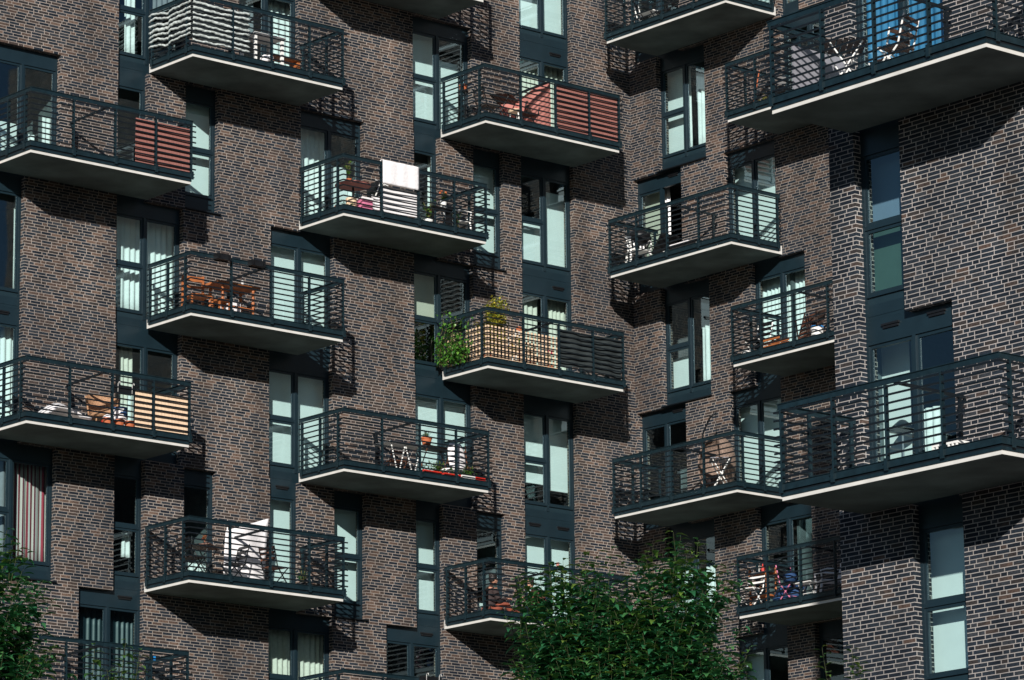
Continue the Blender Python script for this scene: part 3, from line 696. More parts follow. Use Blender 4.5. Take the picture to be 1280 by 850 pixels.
for i, u in enumerate((2.12, 2.4, 2.66)):
    pot(b, u, 1.36, ['terracotta pot below the wicker chair, leftmost of three in a row', 'terracotta pot in the middle of the row of three by the bamboo screen', 'terracotta pot nearest the bamboo screen, rightmost of three'][i], r=.11, h=.2, group='terracotta pots by the bamboo screen')
planter(b, 2.38, 1.5, .93, .5, 'dark planter box hooked on the railing above the terracotta pots', 'black', hooks='w')
t = thing('laundry_bag', 'white and navy bag standing behind the pots left of the bamboo screen', 'bag', bp(b, 2.62, 1.05, FL), 0)
MB().lathe([(.13, 0), (.17, .1), (.16, .3), (.12, .42), (.14, .5), (.1, .5)], n=12).build('sack', 'cloth', t, smooth=True); MB().lathe([(.165, .3), (.15, .44), (.16, .52), (.12, .53)], c=(.03, .02, .02), n=12).build('flap', 'navy', t, smooth=True)
t = thing('shopping_basket', 'red and white basket on the floor right of the wicker chair', 'basket', bp(b, 2.28, 1.15, FL), 0)
MB().lathe([(.12, 0), (.15, .2), (.13, .2), (.11, .02)], n=12).build('body', 'red', t); MB().ball((0, 0, .24), (.13, .12, .1)).build('bundle', 'cloth', t)
# --- balcony wrapped in striped cloth
b = 'a1+2'
M['palestrip'] = mat('grey_white_strips', (.48, .53, .52), .85, 0, .45, 16)
def weave(name, label, pts_fn, L_, ws, seed):
    rg = random.Random(seed); mb = MB()
    for i, wz in enumerate(ws):
        ph = rg.random() * 6; hh = .024 + rg.random() * .016
        nn = int(L_ / .05)
        for j in range(nn):
            pass
        mb.grid(lambda a, c, ph=ph, hh=hh, wz=wz: pts_fn(a, wz + (c - .5) * 2 * hh + .014 * math.sin(a * L_ * 4 + ph) + .008 * math.sin(a * L_ * 17 + ph * 2) + .006 * math.sin(a * L_ * 41 + ph * 5), .03 * math.sin(math.pi * c) + .006 * math.sin(a * L_ * 13 + ph)), nn, 4)
    return mb
ws = [1.262 - .117 * i - .06 for i in range(8)]
mb = weave('', '', lambda a, z, y: Vector((1.5 * a, -.0 - y, z)), 1.5, ws, 3)
k1 = len(mb.v)
mb2 = weave('', '', lambda a, z, y: Vector((-.03 - y, 1.5 * a, z + (.04 * math.sin(a * 9) if a > .5 else 0))), 1.5, ws[:7], 4)
off = len(mb.v); mb.v += mb2.v; mb.f += [tuple(i + off for i in f) for f in mb2.f]; mb.sm = True
single('woven_cloth', 'white cloth strips woven through the railing at the corner of the top left balcony', 'cloth', mb, 'palestrip', bp(b, 0, 1.548, 0), 0, solid=.006, fix=False)
mb = MB(); mb.box((0, 0, .42), (1.48, .012, 1.25)).box((.0121, .013, .42), (.02, 1.4, 1.25)).build
single('dark_backing', 'dark green mesh hung behind the white woven strips of the top left balcony', 'cloth', mb, 'blackcloth', bp(b, 0.006, 1.52, 0), 0)
t = thing('table', 'plain white table beside the grey curtain on the top left balcony', 'table', bp(b, 2.4, .8, FL), 0)
MB().box((-.42, -.3, .82), (.42, .3, .85)).build('tabletop', 'white', t)
for x in (-.36, .36):
    for y in (-.24, .24): MB().box((x - .03, y - .03, 0), (x + .03, y + .03, .8199)).build('leg', 'white', t)
t = thing('cloth_bundle', 'crumpled white cloth bundle under the white table', 'cloth', bp(b, 2.42, .95, FL + .16), 0); rg = random.Random(4)
mb = MB()
for i in range(6): mb.ball((rg.uniform(-.14, .14), rg.uniform(-.08, .08), .1 + rg.uniform(0, .16)), (.1, .08, .08), 8, 6)
mb.build('folds', 'cloth', t, smooth=True); MB().box((-.2, -.15, -.16), (.2, .15, .02)).build('crate', 'brownwood', t)
t = thing('wooden_bench', 'low orange wooden bench in front of the white door', 'bench', bp(b, 3.2, .45, FL), 0)
MB().box((-.42, -.16, .58), (.42, .16, .64)).build('seat', 'wood', t)
for x in (-.36, .36): MB().box((x - .04, -.14, 0), (x + .04, .14, .5799)).build('leg', 'wood', t)
# --- balcony with orange wooden furniture
b = 'a1+0'
t = thing('wooden_chair', 'orange wooden chair with slatted back behind the railing corner', 'chair', bp(b, .72, .8, FL), R(-10))
MB().box((-.23, -.23, .42), (.23, .23, .46)).build('seat', 'wood', t)
mb = MB(); mb.box((-.22, .2, .82), (.22, .235, .93)).box((-.22, .2, .68), (.22, .235, .73)); mb.build('backrest', 'wood', t)
for x in (-.235, .235):
    MB().box((x - .022, .19, 0), (x + .022, .24, .95)).build('leg', 'wood', t); MB().box((x - .022, -.24, 0), (x + .022, -.19, .4199)).build('leg', 'wood', t)
def turned(t, x, y, h, m='wood', par=None):
    pr = [(.02, 0)]; n = 9
    for i in range(n): z = h * (i + .5) / n; pr += [(.022, z - h / n * .45), (.042, z), (.022, z + h / n * .42)]
    pr.append((.03, h)); MB().lathe(pr, (x, y, 0), 10).build('leg', m, t, smooth=True)
t = thing('wooden_table', 'orange wooden table with turned legs and white cups on it', 'table', bp(b, 1.66, .72, FL), 0)
MB().box((-.56, -.3, .78), (.56, .3, .83)).build('tabletop', 'wood', t)
for x in (-.38, .42):
    for y in (-.22, .22): turned(t, x, y, .7799)
MB().box((-.36, -.235, .3), (.4, -.2, .35)).build('rail', 'wood', t)
for i, (x, l) in enumerate(((-.12, 'white cup on the orange table, left of the pair'), (.06, 'white cup on the orange table, right of the pair'))):
    c = MB().lathe([(.03, 0), (.045, .09), (.038, .09), (.025, .01)], n=10)
    single('cup', l, 'cup', c, 'white', bp(b, 1.66 + x, .62, FL + .831), 0, 'cups on the orange table')
c = MB().lathe([(.03, 0), (.035, .16), (.012, .2), (.012, .26), (.004, .26)], n=10); single('glass_bottle', 'clear pale bottle on the orange table by the railing post', 'bottle', c, 'tabletop', bp(b, 1.98, .7, FL + .831), 0)
t = thing('stool', 'small orange wooden stool left of the table', 'stool', bp(b, 1.2, 1.0, FL), 0)
MB().box((-.17, -.15, .36), (.17, .15, .4)).build('seat', 'wood', t)
for x in (-.13, .13):
    for y in (-.11, .11): MB().box((x - .018, y - .018, 0), (x + .018, y + .018, .3599)).build('leg', 'wood', t)
t = thing('storage_box', 'pinkish white box on the shelf under the orange table', 'box', bp(b, 1.72, .6, FL), 0)
MB().box((-.2, -.12, .3), (.2, .12, .5)).build('box', 'pinkcloth' if 0 else 'cloth', t); MB().box((-.22, -.14, .0), (.22, .14, .299)).build('crate', 'darkwood', t)
planter(b, .72, 1.67, 1.27, .34, 'dark planter box hooked on the handrail above the orange chair', 'black', hooks=True, group='dark planters on the orange table balcony', h=.12)
planter(b, 1.62, 1.67, 1.27, .36, 'dark planter box hooked on the handrail above the orange table', 'black', hooks=True, group='dark planters on the orange table balcony', h=.12)
# --- balcony with the white sheet
b = 'a1-2'
folding_table(b, .98, .75, 38, 'brownwood', 'black', 'brown slatted bistro table in front of the half dark door', w_=.75, d=.5, h=.76)
pot(b, 1.02, .75, 'small brown pot of dried flowers on the bistro table', 'darkwood', r=.05, h=.1, plant='terra', ph=.2, z=FL + .761, n=50, pr=.1, seed=7)
folding_chair(b, .6, .85, 90, 'darkwood', 'black', 'dark folding chair left of the brown bistro table', 'folding chairs on the white sheet balcony')
folding_chair(b, 1.75, .75, -95, 'black', 'black', 'black folding chair between the bistro table and the white sheet', 'folding chairs on the white sheet balcony')
folding_chair(b, 2.66, .95, 100, 'brownwood', 'black', 'folding chair with brown slats just right of the white sheet', 'folding chairs on the white sheet balcony')
t = thing('drying_sheet', 'large white sheet hanging over a stand in the middle of a lower balcony', 'sheet', bp(b, 2.4, .55, FL), 0)
def sh(a, c):
    x = -.72 + 1.1 * a; top = 1.2 + .38 * a
    return Vector((x, .05 * math.sin(7 * a + 2 * c) + .12 * (1 - c) - .05, .1 + (top - .1) * c))
mb = MB(); mb.grid(sh, 16, 10); mb.sm = True; mb.build('sheet', 'cloth', t, solid=.01)
for x in (-.6, .3): MB().bar((x, .15, 0), (x, .1, 1.3), .03, .03, 6).build('stand_pole', 'white', t)
pot(b, 3.45, .9, 'dark potted shrub in the right corner behind the white sheet balcony bars', 'black', r=.13, h=.22, plant='leaf', ph=.35, n=110, pr=.2, seed=9)
# --- balcony with the white towel
b = 'a2+1'
def tw(a, c):
    L_ = c * 1.05; x = 1.02 * a
    if L_ < .52: y, z = -.065, -.5 + L_
    elif L_ < .6: q = (L_ - .52) / .08 * math.pi; y, z = -.01 - .055 * math.cos(q), .02 + .02 * math.sin(q)
    else: y, z = .045, .02 - (L_ - .6)
    return Vector((x, y + .006 * math.sin(a * 20), z))
mb = MB(); mb.grid(tw, 20, 26); mb.sm = True; single('bath_towel', 'white towel hung over the handrail of the upper middle balcony', 'towel', mb, 'cloth', bp(b, 1.03, 1.575, 1.385), 0, solid=.008, fix=False)
mb = MB(); mb.grid(lambda a, c: Vector((1.05 * a, .012 * math.sin(5 * a) + .01 * c, .58 * c)), 16, 4); single('bed_sheet', 'white fabric stretched behind the bars below the white towel', 'sheet', mb, 'cloth', bp(b, 1.08, 1.5, .3), 0, solid=.01, fix=False)
t = thing('round_table', 'round dusty pink side table under the hanging plant', 'table', bp(b, .95, .7, FL), 0)
MB().lathe([(.38, .78), (.4, .8), (.4, .82), (.38, .83), (.01, .83)], n=20).build('tabletop', 'pinkcloth', t); MB().tube([(0, 0, .78), (0, 0, .04)], .025).build('leg', 'black', t); MB().lathe([(.2, 0), (.2, .02), (.03, .05), (.01, .05)]).build('foot', 'black', t)
pot(b, .82, .72, 'slim green plant in a small pot on the pink table', 'terra', r=.06, h=.1, plant='herb', ph=.42, z=FL + .831, n=110, pr=.09, seed=12)
t = thing('paper_lantern', 'black and white lantern standing right of the pink table', 'lantern', bp(b, 1.62, .7, FL), 0)
MB().box((-.16, -.16, .62), (.16, .16, .95)).build('body', 'black', t); MB().bar((-.18, -.17, .62), (-.02, -.17, .98), .02, .02).bar((.18, -.17, .62), (.02, -.17, .98), .02, .02).bar((-.18, -.17, .98), (.18, -.17, .9), .02, .02).build('frame', 'white', t); MB().box((-.12, -.12, 0), (.12, .12, .619)).build('stand', 'white', t)
t = thing('storage_box', 'pink patterned box on the floor under the pink table', 'box', bp(b, 1.02, 1.0, FL), 0)
MB().box((-.14, -.12, 0), (.14, .12, .42)).build('box', 'pink', t); MB().box((-.15, -.13, .4201), (.15, .13, .46)).build('lid', 'cloth', t)
t = thing('storage_box', 'gold and cream tin left of the pink box', 'box', bp(b, .66, 1.0, FL), 0)
MB().lathe([(.12, 0), (.12, .34), (.125, .35), (.125, .4), (.01, .4)]).build('tin', 'bamboo', t); MB().lathe([(.1215, .12), (.1215, .2)]).build('label_band', 'darkwood', t)
planter(b, .35, 1.2, FL, .5, 'terracotta trough at the left end behind the white towel balcony bars', 'terra', plant='herb', seed=22, h=.12)
mb = MB(); mb.grid(lambda a, c: Vector((-.35 + .7 * a, .03 * math.sin(8 * a), .05 + .5 * c)), 12, 5); single('patterned_cloth', 'pale lilac cloth hung low between the pink box and the towel', 'cloth', mb, 'cloth', bp(b, 1.5, 1.1, FL), 0, solid=.01, fix=False)
pot(b, 2.86, .95, 'tall white pot with pale green leaves right of the white towel', 'white', r=.1, h=.3, plant='herb', ph=.45, n=150, pr=.16, seed=31, group='plants right of the white towel')
pot(b, 3.3, .95, 'white pot with orange and pink blossoms on a dark stand', 'white', r=.08, h=.18, plant='herb', ph=.22, z=FL + .62, n=80, pr=.12, flower='terra', seed=32, group='plants right of the white towel')
t = thing('plant_stand', 'dark narrow shelf holding the blossoming white pot', 'shelf', bp(b, 3.2, .95, FL), 0)
MB().box((-.3, -.12, .58), (.3, .12, .615)).build('top', 'black', t)
for x in (-.26, .26): MB().box((x - .015, -.1, 0), (x + .015, .1, .5799)).build('side_panel', 'black', t)
pot(b, 3.55, 1.15, 'small green plant in a pot left of the white garden chair', 'black', r=.08, h=.16, plant='leaf', ph=.4, n=90, pr=.13, seed=33)
plastic_chair(b, 4.05 - .15, .75, 60, 'white plastic garden chair at the right end of the towel balcony')
# --- balcony with the white legged folding table
b = 'a2-1'
zig_table(b, 2.12, .85, 0, 'tabletop', 'white', 'folding table on white zigzag legs with a pale top and magazine')
single('magazine', 'green and white magazine lying on the white legged table', 'magazine', MB().box((-.15, -.1, 0), (.15, .1, .012)), 'herb', bp(b, 2.45, .8, FL + .746), R(15))
folding_chair(b, 2.3, .45, 175, 'brownwood', 'brownwood', 'dark brown folding chair behind the white legged table', 'brown folding chairs on the flower box balcony')
folding_table(b, 3.1, .8, 0, 'darkwood', 'brownwood', 'dark wooden folding table with the terracotta pot on it', w_=.82, d=.5, h=.8)
pot(b, 2.86, .85, 'terracotta pot with a small dark plant on the dark folding table', 'terra', r=.12, h=.2, plant='leaf', ph=.14, z=FL + .801, n=60, pr=.11, seed=41)
t = thing('round_chair', 'white chair with a rounded backrest turned to the street', 'chair', bp(b, 3.5, 1.05, FL), R(0))
MB().grid(lambda a, c: Vector(((-.24 + .48 * a) * (1 - .35 * abs(2 * c - 1) ** 3), -.06 * math.sin(math.pi * a) - .1 * (1 - c), .28 + .62 * c)), 10, 10).build('backrest', 'cloth', t, solid=.03, smooth=True)
MB().lathe([(.22, .3), (.24, .33), (.22, .36), (.01, .35)], c=(0, .2, 0), n=16).build('seat', 'cloth', t)
for q in (45, 135, 225, 315): MB().bar((.15 * math.cos(R(q)), .2 + .15 * math.sin(R(q)), .3), (.22 * math.cos(R(q)), .2 + .22 * math.sin(R(q)), 0), .028, .028, 6).build('leg', 'white', t)
folding_chair(b, 4.1 - .25, .8, 120, 'brownwood', 'brownwood', 'brown folding chair at the right end near the red planter', 'brown folding chairs on the flower box balcony')
planter(b, 2.5, 1.42, FL, .5, 'orange red trough of green plants, left of the pair on the floor edge', 'red', plant='herb', group='flower boxes along the floor edge', seed=42, h=.12)
planter(b, 3.06, 1.42, FL, .46, 'red trough of green plants, right of the pair under the dark table', 'red', plant='herb', group='flower boxes along the floor edge', seed=43, h=.12)
planter(b, 3.5, 1.44, FL, .36, 'white trough next to the bright red one in the corner', 'white', group='flower boxes along the floor edge', h=.13, plant='herb', seed=47)
planter(b, 3.84, 1.44, FL, .26, 'short bright red trough in the right corner of the railing', 'red', group='flower boxes along the floor edge', h=.13)
for i, (u, v, l) in enumerate(((2.95, 1.1, 'bushy green plant under the dark folding table'), (3.75, 1.15, 'bushy green plant beside the white trough'))):
    pot(b, u, v, l, 'black', r=.1, h=.14, plant='herb', ph=.34, n=140, pr=.2, seed=50 + i, group='green plants on the flower box balcony')
# --- balcony with pink and red screens
b = 'a3+2'
screen(b, 2.07, 3.99, .25, 1.33, 'redreed', 'reed_screen', 'wide red reed screen along the right half of the balcony under the cream curtains', per=.06, amp=.003)
mb = MB(); mb.grid(lambda a, c: Vector((.03 * math.sin(a * 9), -1.2 * a, .95 * c + .18 * a * c)), 12, 6); single('pink_curtain', 'dusty pink cloth stretched across the middle of the balcony beside the red screen', 'cloth', mb, 'pinkcloth', bp(b, 2.02, .25, .25), 0, solid=.01, fix=False)
mb = MB(); mb.grid(lambda a, c: Vector((1.1 * a, .03 * math.sin(a * 12), (.7 + .25 * a) * c)), 12, 5); single('pink_curtain', 'dusty pink cloth hanging in front of the wall left of the red screen', 'cloth', mb, 'pinkcloth', bp(b, 1.5, .3, .35), 0, solid=.01, fix=False)
folding_table(b, 1.3, .7, 35, 'darkwood', 'black', 'black bistro table with thin crossed legs left of the pink cloth', w_=.8, d=.5, h=.8)
folding_chair(b, .72, .8, 80, 'darkwood', 'black', 'black folding chair left of the black bistro table', 'black folding chairs by the pink cloth')
folding_chair(b, 1.8, .9, -80, 'darkwood', 'black', 'black folding chair half in front of the pink cloth', 'black folding chairs by the pink cloth')
t = thing('stool', 'small white legged stool with a brown seat under the black table', 'stool', bp(b, 1.32, 1.05, FL), 0)
MB().lathe([(.15, .38), (.17, .41), (.15, .44), (.01, .44)]).build('seat', 'bamboo', t)
for q in (30, 150, 270): MB().bar((.1 * math.cos(R(q)), .1 * math.sin(R(q)), .38), (.17 * math.cos(R(q)), .17 * math.sin(R(q)), 0), .03, .03, 6).build('leg', 'white', t)
single('orange_pot', 'orange pot with nothing growing on the wall side by the corner post', 'plant pot', MB().lathe([(.07, 0), (.1, .15), (.09, .15), (.06, .01)]), 'terra', bp(b, .25, .5, 1.02), 0)
t = thing('plant_stand', 'thin black stand under the orange pot', 'stand', bp(b, .25, .5, FL), 0)
MB().lathe([(.12, .79), (.12, .812), (.01, .812)]).build('top', 'black', t)
for q in (30, 150, 270): MB().bar((.09 * math.cos(R(q)), .09 * math.sin(R(q)), .79), (.13 * math.cos(R(q)), .13 * math.sin(R(q)), 0), .015, .015, 6).build('leg', 'black', t)
# --- balcony with the trellis
b = 'a3+0'
def trellis(name, label, L_, h, loc, rz):
    mb = MB(); n = int(L_ / .105); m_ = int(h / .095)
    for i in range(n + 1): x = L_ * i / n; mb.box((x - .026, 0, 0), (x + .026, .007, h))
    for j in range(0, m_ + 1, 3): z = h * j / m_; mb.box((-.026, .0075, z - .008), (L_ + .026, .014, z + .008))
    return single(name, label, 'trellis', mb, 'bamboo', loc, rz)
trellis('trellis', 'cream wooden trellis along the street side of the leafy balcony', 2.0, .72, bp(b, .05, 1.54, .27), 0)
trellis('trellis', 'cream wooden trellis on the left flank under the climbing vine', 1.42, .72, bp(b, .02, .06, .27), R(-90))
mb = MB(); mb.grid(lambda a, c: Vector((1.85 * a, -.02 + .012 * math.sin(a * 22) + .018 * math.sin(a * 7 + c * 5), .86 * c + .05 * (1 - c) * math.sin(a * 5))), 40, 8); single('mesh_screen', 'black fabric screen sagging behind the bars right of the trellis', 'privacy screen', mb, 'blackcloth', bp(b, 2.12, 1.53, .33), 0, solid=.006, fix=False)
def bush(name, label, loc, rx, rz_, hz, n, m, seed, stems=8, ls=.06, pot_m='terra', cat='plant', trail=None):
    t = thing(name, label, cat, loc, 0); rg = random.Random(seed); lv = MB(); st = MB()
    MB().lathe([(.09, 0), (.14, .22), (.125, .22), (.11, .18), (.001, .18)]).build('pot', pot_m, t)
    for i in range(stems):
        a = rg.random() * 6.28; tip = Vector((rx * .9 * math.cos(a) * rg.random(), rz_ * .9 * math.sin(a) * rg.random(), hz * (.6 + .4 * rg.random())))
        mid = Vector((tip.x * .3, tip.y * .3, tip.z * .55)); st.tube([(0, 0, .18), mid, tip], [.01, .007, .003], 5)
        for j in range(n // stems):
            q = .3 + .7 * rg.random(); p_ = (mid.lerp(tip, (q - .5) * 2) if q > .5 else Vector((0, 0, .18)).lerp(mid, q * 2)) + Vector((rg.gauss(0, .05), rg.gauss(0, .05), rg.gauss(0, .03)))
            lv.leaf(p_, Vector((rg.gauss(0, 1), rg.gauss(0, 1), rg.gauss(0, .5))), UP, ls * (.7 + .6 * rg.random()), ls * .55, .35)
    st.build('stems', 'stem', t); lv.build('leaves', m, t, fix=False); return t
bush('potted_bush', 'yellow flecked bush rising above the handrail at the trellis corner', bp(b, .75, 1.0, FL), .3, .26, 1.8, 1900, 'yellowleaf', 61, 18, .085)
bush('potted_bush', 'lower yellow green shrub filling the trellis corner below the tall bush', bp(b, .35, 1.15, FL), .34, .3, 1.2, 900, 'yellowleaf', 62, 14, .075)
def vine():
    t = thing('climbing_vine', 'bright green vine climbing over the left flank of the trellis', 'plant', bp(b, -.06, .8, .25), 0); rg = random.Random(63); lv = MB(); st = MB()
    for i in range(20):
        y = rg.uniform(-.25, .85); p_ = Vector((rg.uniform(-.2, .03), y, 0)); h = (.45 + .6 * (.5 + y / 1.6)) * rg.uniform(.4, 1.3); pts = [p_]
        for j in range(7): pts.append(pts[-1] + Vector((rg.gauss(0, .035), rg.gauss(0, .07), h / 7)))
        st.tube(pts, .004, 4)
        for q in pts[1:]:
            for _ in range(5): lv.leaf(q + Vector((rg.gauss(.0, .04), rg.gauss(0, .07), rg.gauss(0, .04))), Vector((rg.gauss(-.6, .6), rg.gauss(-.3, 1), rg.gauss(-.3, .6))), UP, .08 * rg.uniform(.7, 1.3), .06, .3)
    st.build('stems', 'stem', t); lv.build('leaves', 'herb', t, fix=False)
vine()
pot(b, 1.4, 1.0, 'pot with one big yellow bloom beside the yellow flecked bush', 'terra', r=.08, h=.5, plant='herb', ph=.3, n=60, pr=.1, seed=64, flower='yellow')
pot(b, 1.0, 1.3, 'low pot of yellow flowers behind the trellis', 'white', r=.09, h=.25, plant='yellowleaf', ph=.32, n=80, pr=.14, seed=65, flower='yellow')
pot(b, 1.98, 1.38, 'pot with magenta blossoms behind the right end of the trellis', 'terra', r=.08, h=.16, plant='herb', ph=.35, n=70, pr=.1, seed=66, flower='magenta')
t = thing('ornament', 'white stacked garden ornament standing behind the trellis near the window', 'ornament', bp(b, 1.62, .75, FL), 0)
MB().box((-.1, -.08, .6), (.1, .08, .98)).build('body', 'white', t); MB().box((-.3, -.06, .66), (-.14, .06, .86)).build('side_block', 'white', t); MB().ball((0, 0, 1.05), .07).build('cap', 'terra', t); MB().box((-.3, -.1, 0), (.14, .1, .599)).build('base', 'darkwood', t)
pot(b, 1.75, 1.0, 'leafy green herb pot behind the right half of the trellis', 'red', r=.09, h=.3, plant='herb', ph=.4, n=120, pr=.18, seed=67)
folding_chair(b, 2.2, .7, 15, 'black', 'black', 'black folding chair behind the black fabric screen')
for i, (u, l) in enumerate(((.4, 'blue watering can at the left foot of the trellis'),)):
    t = thing('watering_can', l, 'watering can', bp(b, .15, .5, FL), 0); MB().lathe([(.1, 0), (.1, .2), (.06, .22), (.05, .22)]).build('can', 'navy', t, smooth=True); MB().tube([(.09, 0, .05), (.25, 0, .25)], .015).build('spout', 'navy', t); MB().tube([(-.09, 0, .05), (-.16, 0, .15), (-.06, 0, .22)], .01).build('handle', 'navy', t)
# --- wing B balconies
b = 'r1+3'
folding_chair(b, 3.6, .7, 120, 'black', 'white', 'dark folding chair with white legs on the top middle balcony', 'chairs on the top middle balcony')
folding_chair(b, 2.9, .7, -70, 'black', 'black', 'black folding chair by the door of the top middle balcony', 'chairs on the top middle balcony')
folding_table(b, 3.25, .8, 0, 'white', 'black', 'small white table between the two chairs on the top middle balcony', w_=.5, h=.5)
b = 'r1+1'
t = thing('kettle_grill', 'black covered barbecue with white trim in the left corner', 'barbecue', bp(b, 3.95, .7, FL), 0)
MB().lathe([(.02, .6), (.2, .66), (.27, .8), (.27, .84)], n=18).build('bowl', 'black', t, smooth=True); MB().lathe([(.275, .845), (.25, .95), (.14, 1.03), (.03, 1.05), (.01, 1.05)], n=18).build('lid', 'black', t, smooth=True)
for q in (20, 140, 260): MB().bar((.15 * math.cos(R(q)), .15 * math.sin(R(q)), .64), (.27 * math.cos(R(q)), .27 * math.sin(R(q)), 0), .028, .028, 6).build('leg', 'steel', t)
plastic_chair(b, 3.62, 1.05, 60, 'white garden chair beside the black barbecue')
t = thing('lounge_chair', 'low dark lounger with a white cushion roll near the open door', 'lounger', bp(b, 2.1, .75, FL), brot(b))
MB().box((-.75, -.28, .28), (.45, .28, .32)).build('seat', 'black', t); MB().grid(lambda a, c: Vector((-.75 - .0 + .35 * (c - 1), -.28 + .56 * a, .3 + .42 * c)), 4, 5).build('backrest', 'black', t, solid=.03); MB().box((-.6, -.26, .321), (.1, .26, .38)).build('cushion', 'cloth', t)
for x in (-.7, .4):
    for y in (-.25, .25): MB().box((x - .02, y - .02, 0), (x + .02, y + .02, .279)).build('leg', 'white', t)
b = 'r1-1'
t = thing('hanging_chair', 'brown woven egg chair hanging from a black arched stand', 'chair', bp(b, 1.62, .62, FL), brot(b))
def egg(a, c):
    th = R(-40) + R(260) * a; ph_ = math.pi * (.06 + .88 * c); r_ = .46 * math.sin(ph_) ** .8
    return Vector((r_ * math.cos(th), r_ * math.sin(th) * .8, .78 - .62 * math.cos(ph_)))
mb = MB(); mb.grid(egg, 20, 14); mb.sm = True; mb.build('basket', 'greywicker', t, solid=.03)
MB().ball((0, .05, .42), (.33, .27, .14)).build('cushion', 'darkbrown', t, smooth=True)
MB().tube([(-.48, 0, 0), (-.52, 0, .9), (-.44, 0, 1.55), (-.2, 0, 1.88), (0, 0, 1.98)], .022, 8).build('stand', 'black', t)
MB().tube([(-.48, 0, .02), (0, -.42, .02), (.45, 0, .02), (0, .4, .02), (-.48, 0, .02)], .018, 6).build('foot_ring', 'black', t); MB().tube([(0, 0, 1.97), (0, 0, 1.38)], .008, 6).build('chain', 'black', t)
folding_table(b, .95, 1.15, -40, 'greycloth', 'white', 'small grey folding table on white crossed legs by the egg chair', w_=.62, d=.5, h=.72)
b = 'r2+2'
t = thing('broom', 'broom with an orange handle leaning in the left corner', 'broom', bp(b, 4.1 - .2, .8, FL), brot(b))
MB().tube([(0, -.1, .12), (-.1, .25, 1.2)], .014, 6).build('handle', 'terra', t); MB().box((-.13, -.14, 0), (.13, -.06, .12)).build('head', 'bamboo', t)
pot(b, 3.55, .9, 'cream coloured pot with pale leaves beside the broom', 'bamboo', r=.12, h=.2, plant='yellowleaf', ph=.25, n=70, pr=.15, seed=71)
folding_chair(b, 3.2, .8, 40, 'black', 'black', 'black folding chair between the pale pot and the nearer balcony')
b = 'r2+0'
folding_chair(b, 3.95, .85, 0, 'black', 'white', 'black folding chair with white legs at the left end of the small balcony', s=1.05)
folded_chair(b, 2.75, .7, -12, 'brownwood', 'darkwood', 'brown slatted chair folded against the window, left of the pair', 'folded brown chairs')
folded_chair(b, 2.3, .8, -18, 'darkwood', 'darkwood', 'darker slatted chair folded against the wall, right of the pair', 'folded brown chairs')
t = thing('wooden_crate', 'low orange brown slatted crate left of the folded chairs', 'crate', bp(b, 3.05, 1.2, FL), brot(b))
mb = MB()
for i in range(4): mb.box((-.28, -.15, .02 + i * .08), (.28, -.135, .08 + i * .08)).box((-.28, .135, .02 + i * .08), (.28, .15, .08 + i * .08))
mb.build('slats', 'wood', t); MB().box((-.28, -.134, 0), (.28, .134, .02)).build('bottom', 'wood', t)
t = thing('bucket', 'white bucket with a blue lid beside the folded chairs', 'bucket', bp(b, 2.0, .95, FL), brot(b))
MB().lathe([(.11, 0), (.14, .4), (.001, .4)]).build('body', 'white', t, smooth=False); MB().lathe([(.15, .401), (.15, .43), (.001, .44)]).build('lid', 'blue', t)
t = thing('flower_pot', 'white pot in the left corner of the small balcony', 'plant pot', bp(b, 4.0 - .15, 1.3, FL), 0); MB().lathe([(.08, 0), (.1, .16), (.09, .16), (.001, .14)]).build('pot', 'white', t)
b = 'r2-2'
t = thing('wooden_shelf', 'wooden stool rack with beaded turned legs at the left end', 'shelf', bp(b, 3.9 - .02, .95, FL), brot(b))
for x in (-.26, .26):
    for y in (-.14, .14): turned(t, x, y, .95, 'wood')
for z in (.32, .8): MB().box((-.24, -.13, z), (.24, .13, z + .035)).build('shelf_board', 'wood', t)
for x, h, m_, l in ((-.15, .26, 'white', 'white bottle on the wooden rack, leftmost'), (.0, .22, 'red', 'red bottle in the middle of the wooden rack'), (.16, .24, 'herb', 'green bottle on the wooden rack, rightmost')):
    single('bottle', l, 'bottle', MB().lathe([(.035, 0), (.037, h * .6), (.013, h * .78), (.013, h), (.001, h)], n=10), m_, bp(b, 3.88 - x, .95, FL + .836), 0, 'bottles on the wooden rack')
folding_chair(b, 4.0 - .1, 1.3, 10, 'white', 'white', 'white folding chair in front of the wooden rack')
t = thing('blue_tarp', 'crumpled navy blue cloth heap beside the wooden rack', 'cloth', bp(b, 3.2, .8, FL), 0); rg = random.Random(8); mb = MB()
for i in range(9): mb.ball((rg.uniform(-.15, .15), rg.uniform(-.25, .25), .15 + rg.uniform(0, .5)), (.16, .18, .14), 8, 6)
mb.build('folds', 'navy', t, smooth=True)
folding_chair(b, 2.85, 1.1, 90, 'black', 'pink', 'folding chair with pink crossed legs beside the navy cloth')  # seat coloured black to stand in for shade on this balcony
plastic_chair(b, 2.0, .8, -30, 'white garden chair in the shade next to the nearer block', 'cloth')
folding_table(b, 2.5, .95, 0, 'white', 'white', 'low white folding table left of the shaded garden chair', w_=.5, d=.4, h=.45, slats=False)
